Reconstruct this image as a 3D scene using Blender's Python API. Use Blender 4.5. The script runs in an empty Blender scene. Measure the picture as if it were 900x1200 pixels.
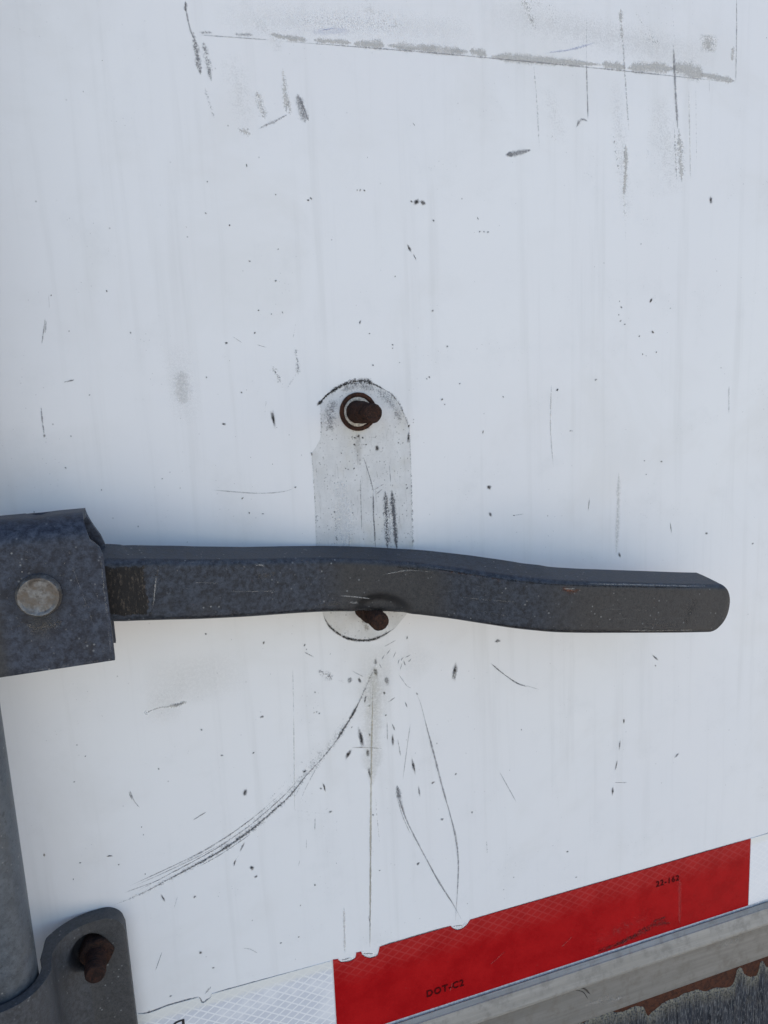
import bpy, bmesh, math, random
from mathutils import Vector, Matrix

# ------------------------------------------------------------------ camera, sky, sun, exposure
SC = bpy.context.scene
COL = SC.collection
Z0 = 1.35                                   # height of the working origin above the ground


def W(u, v, w=0.0):
    """door millimetres (right, up, out of the door) -> world metres"""
    return Vector((u * 0.001, -w * 0.001, Z0 + v * 0.001))


cam_data = bpy.data.cameras.new('camera')
cam = bpy.data.objects.new('camera', cam_data)
COL.objects.link(cam)
cam_data.sensor_fit = 'VERTICAL'
cam_data.sensor_height = 24.0
cam_data.lens = 24.0 * 887.0 / 1200.0
cam_data.clip_start = 0.01
cam_data.clip_end = 1000.0
CX = (0.94609064, -0.04717519, 0.32044813)   # image right, as (right, up, out)
CY = (0.1000272, 0.98353232, -0.15052821)    # image up
CF = (0.3080699, -0.17446686, -0.93522952)   # view direction
d2w = lambda t: Vector((t[0], -t[2], t[1]))
M = Matrix((d2w(CX), d2w(CY), -d2w(CF))).transposed().to_4x4()
M.translation = W(-135.386, 76.672, 411.0)
cam.matrix_world = M
SC.camera = cam

SUN_ELEV, SUN_AZ = 60.0, 28.0               # sun stands behind the door, to its right: the door face is in shade
world = bpy.data.worlds.new('World')
SC.world = world
world.use_nodes = True
wn = world.node_tree
wn.nodes.clear()
sky = wn.nodes.new('ShaderNodeTexSky')
sky.sky_type = 'NISHITA'
sky.sun_disc = False
sky.sun_elevation = math.radians(SUN_ELEV)
sky.sun_rotation = math.radians(SUN_AZ)
sky.air_density = 1.0
sky.dust_density = 0.9
bg = wn.nodes.new('ShaderNodeBackground')
bg.inputs['Strength'].default_value = 0.12
wo = wn.nodes.new('ShaderNodeOutputWorld')
wn.links.new(sky.outputs[0], bg.inputs[0])
wn.links.new(bg.outputs[0], wo.inputs[0])

sun_data = bpy.data.lights.new('sun', 'SUN')
sun_data.energy = 4.0
sun_data.angle = math.radians(0.5)
sun_data.color = (1.0, 0.95, 0.87)
sun = bpy.data.objects.new('sun', sun_data)
COL.objects.link(sun)
e, a = math.radians(SUN_ELEV), math.radians(SUN_AZ)
sdir = Vector((math.sin(a) * math.cos(e), math.cos(a) * math.cos(e), math.sin(e)))
sun.rotation_euler = sdir.to_track_quat('Z', 'Y').to_euler()
sun.location = sdir * 20

SC.view_settings.view_transform = 'Standard'
SC.view_settings.look = 'None'
SC.view_settings.exposure = 1.2
SC.view_settings.gamma = 1.0
SC.view_settings.use_curve_mapping = False
SC.render.engine = 'CYCLES'
SC.cycles.use_denoising = True
SC.cycles.max_bounces = 8
SC.cycles.transparent_max_bounces = 32
SC.cycles.use_adaptive_sampling = False

# ------------------------------------------------------------------ surveyed marks and outlines, door millimetres
STREAKS = [
([(-89.2,260.3),(-87.5,248.0),(-85.5,243.6)],0.88,'g',0.624,0.5),
([(-88.8,260.4),(-88.8,255.9)],2.77,'d',0.68,0.5),
([(-86.3,247.4),(-85.5,238.6),(-84.3,228.3)],3.21,'g',0.858,0.58),
([(-81.8,243.6),(-80.5,234.4),(-79.2,225.5)],3.24,'g',0.78,0.66),
([(-85.4,234.8),(-84.0,227.9)],2.43,'g',0.702,0.7),
([(-82.8,222.2),(-79.4,208.6)],2.88,'g',0.624,0.76),
([(-83.5,247.2),(-76.9,247.8)],2.01,'g',0.546,0.6),
([(-66.4,247.9),(-56.7,248.4)],2.06,'g',0.468,0.6),
([(-83.6,246.1),(-48.2,246.8)],0.54,'g',0.546,0.3),
([(-48.0,249.5),(-40.2,248.6),(-29.1,248.4)],3.79,'l',0.855,0.5),
([(-26.0,248.6),(-5.4,249.2)],3.06,'l',0.81,0.5),
([(-4.5,248.6),(12.9,249.7)],4.47,'l',0.855,0.45),
([(13.9,249.5),(36.7,249.7),(61.9,250.1)],4.59,'l',0.855,0.45),
([(61.9,250.5),(72.8,249.6)],4.77,'l',0.855,0.5),
([(74.8,248.9),(109.7,249.4),(146.5,250.0)],4.72,'l',0.855,0.4),
([(146.5,250.2),(162.9,249.8)],5.77,'l',0.855,0.45),
([(164.1,249.4),(180.3,251.1),(197.5,251.5)],5.87,'l',0.81,0.4),
([(196.2,252.3),(206.8,251.7),(220.2,249.8)],8.76,'l',0.81,0.45),
([(216.4,250.0),(228.0,249.1),(243.1,248.0)],3.92,'l',0.855,0.4),
([(-48.2,246.6),(36.6,247.8),(143.6,247.9),(243.8,247.0)],0.72,'g',0.585,0.4),
([(242.4,296.1),(243.3,274.7),(243.8,247.0)],0.9,'g',0.624,0.5),
([(240.9,267.8),(240.7,259.0)],3.95,'l',0.765,0.6),
([(222.0,272.9),(222.4,262.4)],14.38,'l',0.81,0.62),
([(95.0,280.9),(99.2,273.6),(102.8,264.8)],7.26,'l',0.63,0.75),
([(111.7,279.1),(116.5,268.2)],7.42,'l',0.495,0.85),
([(159.1,281.0),(159.7,272.0),(160.4,263.9)],3.61,'l',0.72,0.6),
([(169.6,280.2),(176.3,271.7),(186.1,264.2)],6.83,'l',0.45,0.85),
([(176.4,266.2),(187.9,264.8)],4.8,'l',0.54,0.8),
([(109.8,253.4),(126.5,256.6),(141.8,261.4)],1.51,'v',0.45,0.5),
([(-21.6,253.4),(-14.3,255.3)],0.69,'v',0.6,0.4),
([(-26.7,252.2),(-6.0,254.8)],3.49,'v',0.16,0.3),
([(136.1,274.4),(136.1,250.1)],0.51,'g',0.273,0.5),
([(136.1,250.1),(136.7,233.7),(137.2,219.8)],0.93,'g',0.702,0.35),
([(101.5,247.5),(103.4,227.0),(104.7,202.0)],1.1,'g',0.585,0.7),
([(160.3,268.0),(163.0,240.1),(165.6,214.3)],1.27,'g',0.585,0.65),
([(154.3,214.2),(156.1,204.3),(158.6,192.4)],2.67,'g',0.624,0.8),
([(163.3,207.5),(163.5,192.6),(162.4,178.4)],3.25,'l',0.855,0.5),
([(162.4,179.9),(163.9,152.2)],2.22,'l',0.45,0.8),
([(194.8,287.2),(197.8,264.2)],1.08,'g',0.39,0.8),
([(196.5,265.0),(198.3,242.5),(200.8,217.5)],1.97,'g',0.741,0.5),
([(201.4,218.5),(203.0,203.9),(204.8,187.1)],6.16,'l',0.855,0.65),
([(198.2,218.4),(200.9,188.0)],1.41,'g',0.624,0.7),
([(208.4,240.8),(209.8,214.1),(211.2,187.3)],0.84,'l',0.63,0.6),
([(213.4,243.5),(215.4,199.5)],0.68,'l',0.45,0.7),
([(223.5,248.1),(223.8,239.3)],0.67,'g',0.39,0.6),
([(179.6,217.4),(179.3,198.0)],3.29,'l',0.27,0.8),
([(-36.2,222.5),(-34.5,215.2),(-32.7,208.7)],5.62,'g',0.624,0.55),
([(-35.0,220.9),(-30.8,209.7)],1.74,'g',0.858,0.5),
([(-43.0,234.1),(-42.4,223.7),(-42.3,213.1)],3.83,'l',0.9,0.66),
([(-57.4,204.5),(-49.7,208.2),(-41.9,212.3)],1.71,'g',0.702,0.62),
([(-68.3,204.0),(-61.6,201.9)],5.07,'l',0.81,0.66),
([(-57.3,223.5),(-53.6,209.2)],5.09,'l',0.54,0.66),
([(-41.0,218.9),(-40.5,212.0)],3.44,'l',0.81,0.66),
([(82.7,197.8),(90.3,199.3),(99.2,201.5)],3.01,'g',0.78,0.25),
([(83.8,198.1),(88.2,199.0)],3.0,'g',0.702,0.3),
([(129.2,214.7),(132.6,219.6),(137.2,218.9)],2.33,'g',0.702,0.55),
([(108.7,209.1),(116.0,208.1)],4.61,'l',0.54,0.85),
([(79.1,204.0),(82.8,204.6)],0.99,'g',0.468,0.8),
([(73.4,192.4),(77.7,192.2)],0.99,'g',0.39,0.8),
([(99.3,279.6),(110.1,283.3)],9.74,'l',0.18,0.7),
([(-75.9,254.8),(-1.2,258.5),(67.3,259.5)],17.49,'w',0.35,0.6),
([(-54.7,256.7),(-42.8,242.1)],10.95,'l',0.162,0.7),
([(67.7,272.3),(143.5,266.1),(228.9,259.1)],23.44,'l',0.18,0.6),
([(-0.7,267.8),(22.5,259.8)],8.08,'l',0.198,0.75),
([(109.6,236.4),(120.5,205.0)],13.4,'l',0.126,0.7),
([(185.4,236.9),(199.2,178.9)],24.91,'l',0.198,0.7),
([(155.3,244.2),(165.0,163.2)],13.25,'l',0.18,0.7),
([(-68.8,240.0),(-63.1,204.7)],16.84,'l',0.126,0.7),
([(-108.5,100.1),(-106.0,56.3)],17.6,'l',0.09,0.6),
([(-59.6,86.1),(-57.2,81.1),(-53.9,74.1)],5.5,'g',0.624,0.82),
([(-58.8,84.7),(-55.1,78.2)],2.3,'d',0.51,0.8),
([(-46.3,95.6),(-45.4,89.2),(-45.5,80.1)],3.23,'g',0.663,0.75),
([(-44.6,108.1),(-47.0,99.2)],0.92,'g',0.39,0.7),
([(-52.1,73.1),(-46.4,81.0)],1.39,'g',0.273,0.7),
([(-65.3,59.2),(-63.7,68.2)],1.38,'g',0.39,0.8),
([(-66.5,97.1),(-61.6,95.6)],0.72,'g',0.546,0.5),
([(-79.2,101.9),(-74.1,98.2)],0.44,'g',0.39,0.5),
([(-86.1,92.9),(-81.9,90.5)],2.21,'g',0.234,0.9),
([(-62.3,111.1),(-50.2,113.1)],0.9,'g',0.429,0.85),
([(-106.8,85.4),(-107.1,77.6),(-107.1,67.9)],9.54,'l',0.252,0.4),
([(246.0,60.6),(246.7,41.9)],0.96,'g',0.468,0.5),
([(111.3,67.6),(110.4,42.7),(112.0,18.3)],0.9,'l',0.72,0.5),
([(160.1,10.0),(159.7,-16.2),(158.6,-44.6)],3.04,'l',0.315,0.4),
([(84.1,-10.7),(91.2,-10.4)],0.57,'g',0.39,0.5),
([(-168.4,112.9),(-171.4,100.4)],0.63,'g',0.585,0.5),
([(-168.2,111.6),(-169.2,106.0)],0.87,'g',0.468,0.5),
([(-165.6,124.1),(-166.0,117.2)],0.39,'g',0.234,0.5),
([(-163.4,81.9),(-158.6,83.0)],0.89,'d',0.68,0.55),
([(-175.2,70.9),(-175.4,62.9),(-175.3,56.6)],0.73,'g',0.663,0.5),
([(-185.3,63.5),(-183.0,63.8)],0.48,'g',0.39,0.5),
([(-96.6,21.9),(-73.1,17.9),(-58.0,17.4),(-51.1,19.2)],0.62,'g',0.507,0.3),
([(-198.0,34.6),(-192.9,32.5),(-187.8,29.5)],3.22,'g',0.273,0.9),
([(-11.2,-94.3),(-15.9,-103.2),(-21.9,-114.0),(-28.9,-124.6),(-36.9,-135.0),(-46.9,-144.9),(-58.0,-154.5),(-66.8,-163.5),(-79.7,-172.5),(-92.3,-180.3),(-108.7,-188.1),(-122.7,-193.1),(-138.4,-198.1),(-155.7,-203.4),(-169.6,-205.9)],1.06,'d',0.552,0.5),
([(-15.9,-103.2),(-21.9,-114.0),(-28.9,-124.6),(-36.9,-135.0),(-46.9,-144.9),(-58.0,-154.5),(-66.8,-163.5),(-79.7,-172.5),(-92.3,-180.3),(-108.7,-188.1),(-122.7,-193.1),(-138.4,-198.1),(-155.7,-203.4),(-169.6,-205.9)],4.73,'g',0.312,0.7),
([(-30.3,-122.7),(-38.3,-133.1),(-48.4,-143.0),(-59.4,-152.6),(-68.2,-161.5),(-81.0,-170.5),(-93.6,-178.3),(-110.0,-186.1),(-124.0,-191.1)],7.93,'g',0.218,0.75),
([(-11.2,-94.3),(-15.9,-103.2),(-21.9,-114.0),(-28.9,-124.6),(-36.9,-135.0)],1.83,'d',0.468,0.6),
([(-58.0,-154.5),(-66.8,-163.5),(-79.7,-172.5),(-92.3,-180.3),(-108.7,-188.1),(-122.7,-193.1),(-138.4,-198.1)],2.4,'d',0.722,0.55),
([(-108.7,-188.1),(-122.7,-193.1),(-138.4,-198.1),(-155.7,-203.4),(-169.6,-205.9)],3.01,'d',0.425,0.85),
([(-21.9,-114.0),(-28.9,-124.6),(-36.9,-135.0)],2.15,'k',0.8,0.6),
([(-59.3,-152.0),(-68.2,-161.0),(-81.0,-170.0),(-93.6,-177.8),(-110.0,-185.6),(-123.9,-190.6),(-139.6,-195.6),(-156.8,-201.0)],0.82,'d',0.68,0.55),
([(-69.0,-158.6),(-81.8,-167.6),(-94.4,-175.4),(-110.8,-183.2),(-124.7,-188.3),(-140.3,-193.2)],0.72,'d',0.595,0.65),
([(-24.3,-110.8),(-31.3,-121.4),(-39.3,-131.8),(-49.3,-141.7),(-60.3,-151.3),(-69.1,-160.2),(-81.9,-169.2),(-94.5,-177.0)],1.59,'g',0.468,0.85),
([(-33.8,-118.2),(-41.7,-128.6),(-51.7,-138.4),(-62.7,-148.0),(-71.4,-156.9),(-84.2,-165.9),(-96.7,-173.7),(-113.0,-181.6)],2.63,'g',0.39,0.95),
([(-50.6,-137.6),(-61.6,-147.2),(-70.4,-156.1),(-83.1,-165.1)],4.2,'g',0.351,0.95),
([(-160.5,-196.7),(-137.8,-191.2),(-120.2,-186.2),(-102.1,-178.9),(-82.4,-168.5)],0.66,'d',0.637,0.45),
([(-156.9,-197.2),(-130.6,-191.0),(-107.4,-184.1)],0.6,'d',0.552,0.5),
([(-163.6,-200.1),(-143.0,-197.3)],0.65,'d',0.51,0.5),
([(-91.4,-182.2),(-107.9,-190.0),(-121.9,-195.0)],0.72,'d',0.595,0.5),
([(-46.9,-144.9),(-56.2,-159.3),(-60.9,-168.2)],0.64,'d',0.468,0.6),
([(-58.0,-154.5),(-64.4,-165.7)],0.53,'d',0.34,0.6),
([(-45.5,-89.4),(-41.5,-91.7),(-36.6,-96.2)],5.2,'d',0.637,0.72),
([(-39.0,-92.7),(-29.5,-99.6)],2.64,'g',0.351,0.85),
([(-24.9,-93.0),(-17.8,-98.0)],0.59,'g',0.468,0.5),
([(-52.7,-76.7),(-46.9,-80.8)],0.67,'d',0.595,0.4),
([(-142.5,-97.1),(-136.0,-95.4),(-128.8,-95.7)],1.22,'l',0.81,0.6),
([(-129.7,-95.6),(-125.2,-95.4),(-120.0,-94.4)],3.81,'l',0.81,0.55),
([(-127.5,-95.5),(-121.4,-94.6)],1.43,'g',0.624,0.6),
([(-142.5,-79.4),(-113.9,-82.0),(-85.5,-80.4)],28.65,'y',0.1,0.1),
([(-142.2,-94.2),(-122.1,-97.0)],19.11,'y',0.08,0.1),
([(-154.8,-139.8),(-152.8,-147.4),(-150.5,-151.1)],0.76,'g',0.663,0.4),
([(-155.3,-140.7),(-154.0,-145.6)],0.86,'d',0.68,0.4),
([(-123.1,-165.6),(-115.2,-162.2)],0.75,'d',0.68,0.3),
([(-138.3,-217.2),(-135.7,-210.2)],0.51,'g',0.468,0.5),
([(-59.9,-85.9),(-61.2,-112.9)],0.72,'g',0.351,0.6),
([(-61.2,-112.9),(-64.9,-173.8)],0.53,'l',0.54,0.5),
([(-52.9,-181.2),(-53.5,-189.6)],0.71,'g',0.546,0.5),
([(-59.0,-193.8),(-59.5,-200.5)],0.55,'g',0.39,0.5),
([(-64.1,-206.6),(-64.9,-210.4)],0.55,'g',0.39,0.5),
([(-63.9,-174.1),(-43.9,-181.2)],0.55,'g',0.429,0.8),
([(-27.7,-141.3),(-18.1,-143.3),(-8.4,-146.0)],0.72,'b',0.6,0.4),
([(-12.2,-102.8),(-16.1,-157.2),(-19.9,-219.6),(-23.4,-280.0)],1.15,'y',0.9,0.3),
([(-17.9,-191.0),(-20.9,-237.2),(-23.6,-278.7)],0.58,'g',0.546,0.4),
([(-23.0,-256.3),(-22.3,-263.8)],0.71,'d',0.68,0.4),
([(-9.3,-78.5),(-10.8,-97.6),(-13.0,-130.0)],23.7,'y',0.18,0.04),
([(-11.1,-92.2),(-13.3,-124.4),(-16.1,-168.5)],10.93,'y',0.22,0.06),
([(6.7,-84.4),(22.5,-103.4)],24.61,'y',0.07,0.1),
([(-38.6,-245.2),(-39.9,-277.8)],1.41,'l',0.495,0.4),
([(4.3,-100.2),(9.4,-108.8),(12.7,-110.5)],0.55,'g',0.429,0.4),
([(14.8,-113.7),(17.8,-122.1),(21.1,-137.9),(25.5,-158.3),(29.9,-179.7),(34.5,-199.7),(38.1,-218.1),(39.3,-235.5),(38.1,-255.0),(35.8,-277.6)],1.14,'g',0.741,0.2),
([(-0.2,-172.2),(1.1,-181.7),(3.9,-193.5),(8.5,-206.4),(14.8,-221.7),(22.4,-239.5),(30.7,-256.7),(36.4,-268.9),(41.0,-279.8)],0.96,'g',0.702,0.3),
([(-0.2,-172.2),(1.1,-181.7),(3.9,-193.5)],2.87,'g',0.585,0.5),
([(-0.2,-172.2),(1.1,-181.7)],3.45,'g',0.546,0.5),
([(-0.1,-182.6),(2.7,-194.3),(7.3,-207.3)],0.7,'g',0.546,0.4),
([(17.5,-227.3),(25.1,-246.4),(35.9,-266.9)],0.73,'g',0.624,0.3),
([(10.6,-133.0),(7.7,-148.2),(3.9,-169.7)],0.74,'g',0.429,0.4),
([(-1.6,-131.1),(0.4,-136.0)],0.89,'d',0.68,0.4),
([(1.8,-141.9),(3.2,-153.5)],0.91,'g',0.585,0.5),
([(-4.5,-129.4),(-4.9,-141.6)],0.61,'g',0.468,0.4),
([(66.0,-103.7),(73.6,-111.3),(83.8,-120.0),(91.8,-124.3)],1.02,'d',0.722,0.3),
([(83.8,-120.0),(100.5,-127.7)],0.61,'g',0.312,0.5),
([(70.3,-178.7),(75.6,-189.6),(82.3,-203.3)],0.74,'g',0.507,0.3),
([(-3.1,-117.0),(1.4,-114.5)],0.66,'g',0.546,0.4),
([(-4.1,-81.5),(3.7,-78.5)],0.65,'g',0.546,0.4),
([(158.4,-206.6),(168.9,-209.0)],0.75,'g',0.468,0.4),
([(-152.2,-253.9),(-147.3,-242.6)],0.62,'g',0.585,0.4),
([(-102.2,-254.6),(-97.8,-256.6),(-93.5,-260.8)],0.55,'g',0.39,0.5),
([(-126.2,-278.0),(-122.4,-274.1)],1.61,'g',0.546,0.5),
([(-103.2,-198.4),(-99.3,-193.9)],0.52,'g',0.312,0.5),
([(-14.4,-177.5),(-14.0,-192.0),(-13.3,-209.6)],0.68,'l',0.54,0.7),
([(59.9,-225.5),(60.2,-234.9)],0.82,'l',0.54,0.6),
]
CHIPS = [
(-64.9,186.7,2.48,0.85,4,'k',0.95),
(227.2,177.6,3.58,2.33,-2,'k',0.95),
(22.1,146.7,4.15,1.44,-37,'k',0.95),
(25.2,142.2,2.77,0.77,-31,'k',0.95),
(-8.6,107.5,2.77,0.76,12,'k',0.95),
(-60.7,57.9,6.89,2.13,-2,'k',0.95),
(64.6,42.1,2.53,1.07,18,'k',0.95),
(64.6,163.3,1.85,1.0,-22,'k',0.95),
(183.2,116.6,3.75,1.38,29,'k',0.95),
(67.7,8.4,3.44,1.97,-53,'k',0.95),
(68.1,-8.5,2.92,1.66,-57,'k',0.95),
(161.2,-44.9,2.97,1.86,-12,'k',0.95),
(-70.2,6.2,1.65,0.95,96,'k',0.95),
(-80.7,15.8,2.08,1.12,39,'k',0.95),
(137.8,-9.0,6.03,0.71,6,'k',0.95),
(201.4,-30.9,5.36,0.77,-8,'k',0.95),
(27.7,211.2,2.19,0.74,-44,'k',0.95),
(24.5,171.5,1.43,1.52,3,'k',0.95),
(27.5,171.4,2.95,3.14,2,'k',0.95),
(31.3,171.0,2.69,2.87,2,'k',0.95),
(-6.5,176.4,1.04,1.1,3,'k',0.95),
(-4.8,176.5,1.31,1.37,3,'k',0.95),
(-2.4,176.4,1.4,1.47,3,'k',0.95),
(-33.8,170.7,1.37,1.42,4,'k',0.95),
(-32.2,171.6,1.54,1.6,4,'k',0.95),
(-50.9,173.0,1.01,1.05,4,'k',0.95),
(-76.0,157.4,0.84,0.85,5,'k',0.95),
(-51.6,145.8,0.86,0.89,4,'k',0.95),
(-66.8,139.7,0.86,0.87,4,'k',0.95),
(-54.1,129.8,1.31,1.34,4,'k',0.95),
(37.3,161.7,1.45,1.55,2,'k',0.95),
(65.5,156.2,1.21,1.3,2,'k',0.95),
(68.2,156.2,1.12,1.2,2,'k',0.95),
(70.9,156.0,1.4,1.51,1,'k',0.95),
(13.1,131.7,1.1,1.15,3,'k',0.95),
(34.9,112.9,1.7,1.79,2,'k',0.95),
(-3.5,101.2,1.02,1.06,3,'k',0.95),
(9.8,94.7,1.22,1.27,3,'k',0.95),
(9.7,92.8,0.85,0.88,3,'k',0.95),
(43.1,92.7,1.44,1.52,2,'k',0.95),
(-2.4,83.9,1.31,1.36,3,'k',0.95),
(13.4,84.7,1.04,1.09,3,'k',0.95),
(31.3,75.8,1.35,1.42,2,'k',0.95),
(29.7,74.9,0.97,1.01,2,'k',0.95),
(50.2,71.2,1.18,1.24,2,'k',0.95),
(38.8,62.7,1.57,1.65,2,'k',0.95),
(40.3,59.7,0.99,1.03,2,'k',0.95),
(-87.2,56.4,1.99,1.98,5,'k',0.95),
(-76.6,72.5,1.17,1.17,5,'k',0.95),
(-64.3,114.8,1.14,1.16,4,'k',0.95),
(-67.2,103.3,1.24,1.25,4,'k',0.95),
(-82.4,98.5,1.66,1.67,5,'k',0.95),
(-57.6,112.8,0.88,0.9,4,'k',0.95),
(-51.6,113.5,1.06,1.08,4,'k',0.95),
(159.9,116.4,1.02,1.13,0,'k',0.95),
(161.1,112.8,1.64,1.81,-1,'k',0.95),
(159.3,108.2,1.13,1.25,0,'k',0.95),
(160.6,104.5,1.45,1.59,0,'k',0.95),
(163.7,102.4,1.35,1.48,-1,'k',0.95),
(184.8,97.2,2.11,2.34,-1,'k',0.95),
(174.6,94.8,1.37,1.51,-1,'k',0.95),
(177.3,83.6,1.17,1.29,-1,'k',0.95),
(179.9,82.5,0.85,0.94,-1,'k',0.95),
(187.6,84.4,1.28,1.42,-1,'k',0.95),
(142.8,69.2,1.68,1.82,0,'k',0.95),
(115.4,64.3,2.07,2.22,0,'k',0.95),
(78.4,62.1,1.21,1.29,1,'k',0.95),
(124.3,38.7,1.17,1.25,0,'k',0.95),
(193.0,14.0,1.58,1.73,-1,'k',0.95),
(84.1,-10.7,1.28,1.35,1,'k',0.95),
(231.1,-38.3,2.15,2.37,-2,'k',0.95),
(271.3,-50.1,1.73,1.92,-3,'k',0.95),
(175.1,150.3,1.21,1.35,-1,'k',0.95),
(-138.9,125.4,1.23,1.21,6,'k',0.95),
(-158.3,106.5,0.99,0.96,6,'k',0.95),
(-129.7,105.0,1.26,1.24,6,'k',0.95),
(-163.2,55.3,1.11,1.07,6,'k',0.95),
(-167.4,39.7,1.21,1.16,6,'k',0.95),
(-152.3,75.1,0.93,0.91,6,'k',0.95),
(-151.7,27.0,1.15,1.11,6,'k',0.95),
(-121.4,30.1,0.99,0.97,5,'k',0.95),
(-94.2,81.3,1.14,1.14,5,'k',0.95),
(-77.6,7.4,1.23,1.22,4,'k',0.95),
(-135.8,6.1,1.09,1.05,6,'k',0.95),
(-184.4,18.8,1.04,0.99,7,'k',0.95),
(-164.5,123.6,0.89,0.86,7,'k',0.95),
(-67.3,139.7,0.86,0.87,4,'k',0.95),
(-175.4,56.2,1.52,1.46,7,'k',0.95),
(125.5,38.6,0.95,1.03,0,'k',0.95),
(179.6,15.6,1.12,1.22,-1,'k',0.95),
(-85.4,178.2,1.06,1.08,5,'k',0.95),
(-87.5,163.0,1.08,1.09,5,'k',0.95),
(-76.0,157.4,1.01,1.03,5,'k',0.95),
(181.1,6.5,1.01,1.1,-1,'k',0.95),
(-51.1,19.2,1.34,1.34,4,'k',0.95),
(-142.0,-96.9,2.55,2.43,6,'w',0.95),
(-140.6,-96.5,1.18,1.12,6,'g',0.95),
(-21.5,-136.5,10.1,2.51,-6,'k',0.95),
(-30.0,-145.2,6.28,2.18,21,'k',0.95),
(-17.7,-146.8,4.36,1.76,8,'k',0.95),
(-17.4,-160.3,5.66,1.67,-2,'k',0.95),
(-25.4,-119.8,5.13,2.15,26,'k',0.95),
(-20.5,-99.6,3.9,1.28,-21,'k',0.95),
(-26.3,-98.6,4.14,2.12,15,'g',0.95),
(-9.9,-90.2,4.18,1.93,13,'g',0.95),
(-10.2,-96.1,4.92,2.15,-7,'k',0.95),
(-3.5,-103.2,5.35,2.51,8,'g',0.95),
(-17.5,-112.1,3.67,1.62,15,'k',0.95),
(-143.7,-209.1,3.89,1.11,-15,'k',0.95),
(-97.0,-189.0,4.54,1.25,26,'g',0.95),
(-102.2,-198.1,3.55,1.04,24,'k',0.95),
(-169.2,-175.9,2.62,0.77,93,'k',0.95),
(-1.5,-141.8,6.64,1.56,5,'k',0.95),
(11.3,-162.1,8.75,1.61,-5,'k',0.95),
(14.3,-179.6,5.4,1.4,-9,'g',0.95),
(41.3,-105.1,8.2,3.42,10,'k',0.95),
(71.1,-89.8,2.25,5.24,1,'k',0.95),
(10.8,-78.0,2.59,1.63,24,'k',0.95),
(8.3,-120.8,4.08,0.78,-21,'g',0.95),
(190.8,-121.2,5.04,1.46,-42,'k',0.95),
(165.6,-162.6,4.34,1.06,3,'k',0.95),
(162.3,-179.5,6.79,1.0,6,'g',0.95),
(159.7,-194.1,5.48,1.21,13,'k',0.95),
(157.0,-212.7,5.56,1.63,11,'k',0.95),
(210.3,-197.4,3.68,1.83,49,'g',0.95),
(-182.0,-128.5,0.97,1.64,6,'k',0.95),
(-201.2,-166.9,2.48,1.38,7,'b',0.95),
(-126.3,-249.9,2.56,1.79,24,'k',0.95),
(-168.3,-176.1,0.69,2.87,17,'k',0.95),
(41.2,-106.7,3.83,2.0,10,'l',0.95),
(-5.5,-110.5,2.17,2.18,3,'k',0.95),
(-79.6,-111.4,2.07,2.02,4,'k',0.95),
(-92.8,-155.8,2.96,2.87,5,'k',0.95),
(-92.6,-204.0,2.63,2.54,4,'k',0.95),
(-90.6,-210.2,2.21,2.13,4,'k',0.95),
(-43.3,-179.7,2.23,2.19,4,'k',0.95),
(-57.2,-150.3,2.16,2.12,4,'k',0.95),
(-113.7,-112.4,1.41,1.36,5,'k',0.95),
(-103.9,-130.0,1.55,1.49,5,'k',0.95),
(-86.1,-132.2,1.46,1.42,4,'k',0.95),
(-47.8,-102.2,1.36,1.35,4,'k',0.95),
(-126.4,-213.4,1.94,1.85,5,'k',0.95),
(-75.3,-67.4,1.81,1.78,4,'k',0.95),
(-106.6,-57.4,1.46,1.42,5,'k',0.95),
(-52.0,-72.7,1.64,1.62,4,'k',0.95),
(-51.1,-75.4,1.03,1.02,4,'k',0.95),
(-48.1,-163.4,1.76,1.73,4,'k',0.95),
(39.6,-173.6,1.75,1.78,2,'k',0.95),
(23.9,-176.0,2.32,2.34,2,'k',0.95),
(29.1,-202.6,2.37,2.39,2,'k',0.95),
(50.1,-202.9,1.8,1.83,2,'k',0.95),
(11.6,-229.3,2.39,2.39,2,'k',0.95),
(120.8,-249.6,1.94,2.01,0,'k',0.95),
(127.5,-271.0,1.58,1.64,0,'k',0.95),
(79.3,-257.7,1.27,1.3,1,'k',0.95),
(-14.2,-227.1,1.17,1.16,3,'k',0.95),
(-55.8,-225.6,1.48,1.45,4,'k',0.95),
(-16.6,-188.4,1.48,1.47,3,'k',0.95),
(86.9,-152.9,1.31,1.35,1,'k',0.95),
(190.9,-126.8,1.61,1.73,-1,'k',0.95),
(-184.2,-176.0,1.31,1.22,6,'k',0.95),
(-119.9,-262.2,1.69,1.6,5,'k',0.95),
(-79.2,-258.3,1.5,1.45,4,'k',0.95),
(-68.1,-257.6,1.39,1.35,4,'k',0.95),
(-65.6,-236.7,1.14,1.11,4,'k',0.95),
(-145.3,-272.7,1.67,1.57,5,'k',0.95),
(-46.1,-115.8,1.06,1.05,4,'k',0.95),
(-47.6,-114.5,1.27,1.26,4,'k',0.95),
(-49.1,-114.7,1.06,1.05,4,'k',0.95),
(-26.9,-128.3,1.3,1.3,3,'k',0.95),
(-5.1,-124.9,1.43,1.43,3,'k',0.95),
(-16.0,-135.4,1.98,1.97,3,'k',0.95),
(23.6,-148.7,1.14,1.15,2,'k',0.95),
(27.5,-150.1,1.14,1.16,2,'k',0.95),
(-15.1,-116.9,1.73,1.74,3,'k',0.95),
(-178.4,-108.1,0.96,0.9,6,'k',0.95),
(-174.9,-115.2,0.97,0.91,6,'k',0.95),
(-138.5,-130.7,1.21,1.15,5,'k',0.95),
(-150.3,-167.7,1.03,0.97,6,'k',0.95),
(-150.8,-162.9,0.92,0.87,6,'k',0.95),
(-164.9,-182.3,1.03,0.97,6,'k',0.95),
(-151.7,-191.7,1.04,0.99,6,'k',0.95),
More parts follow.
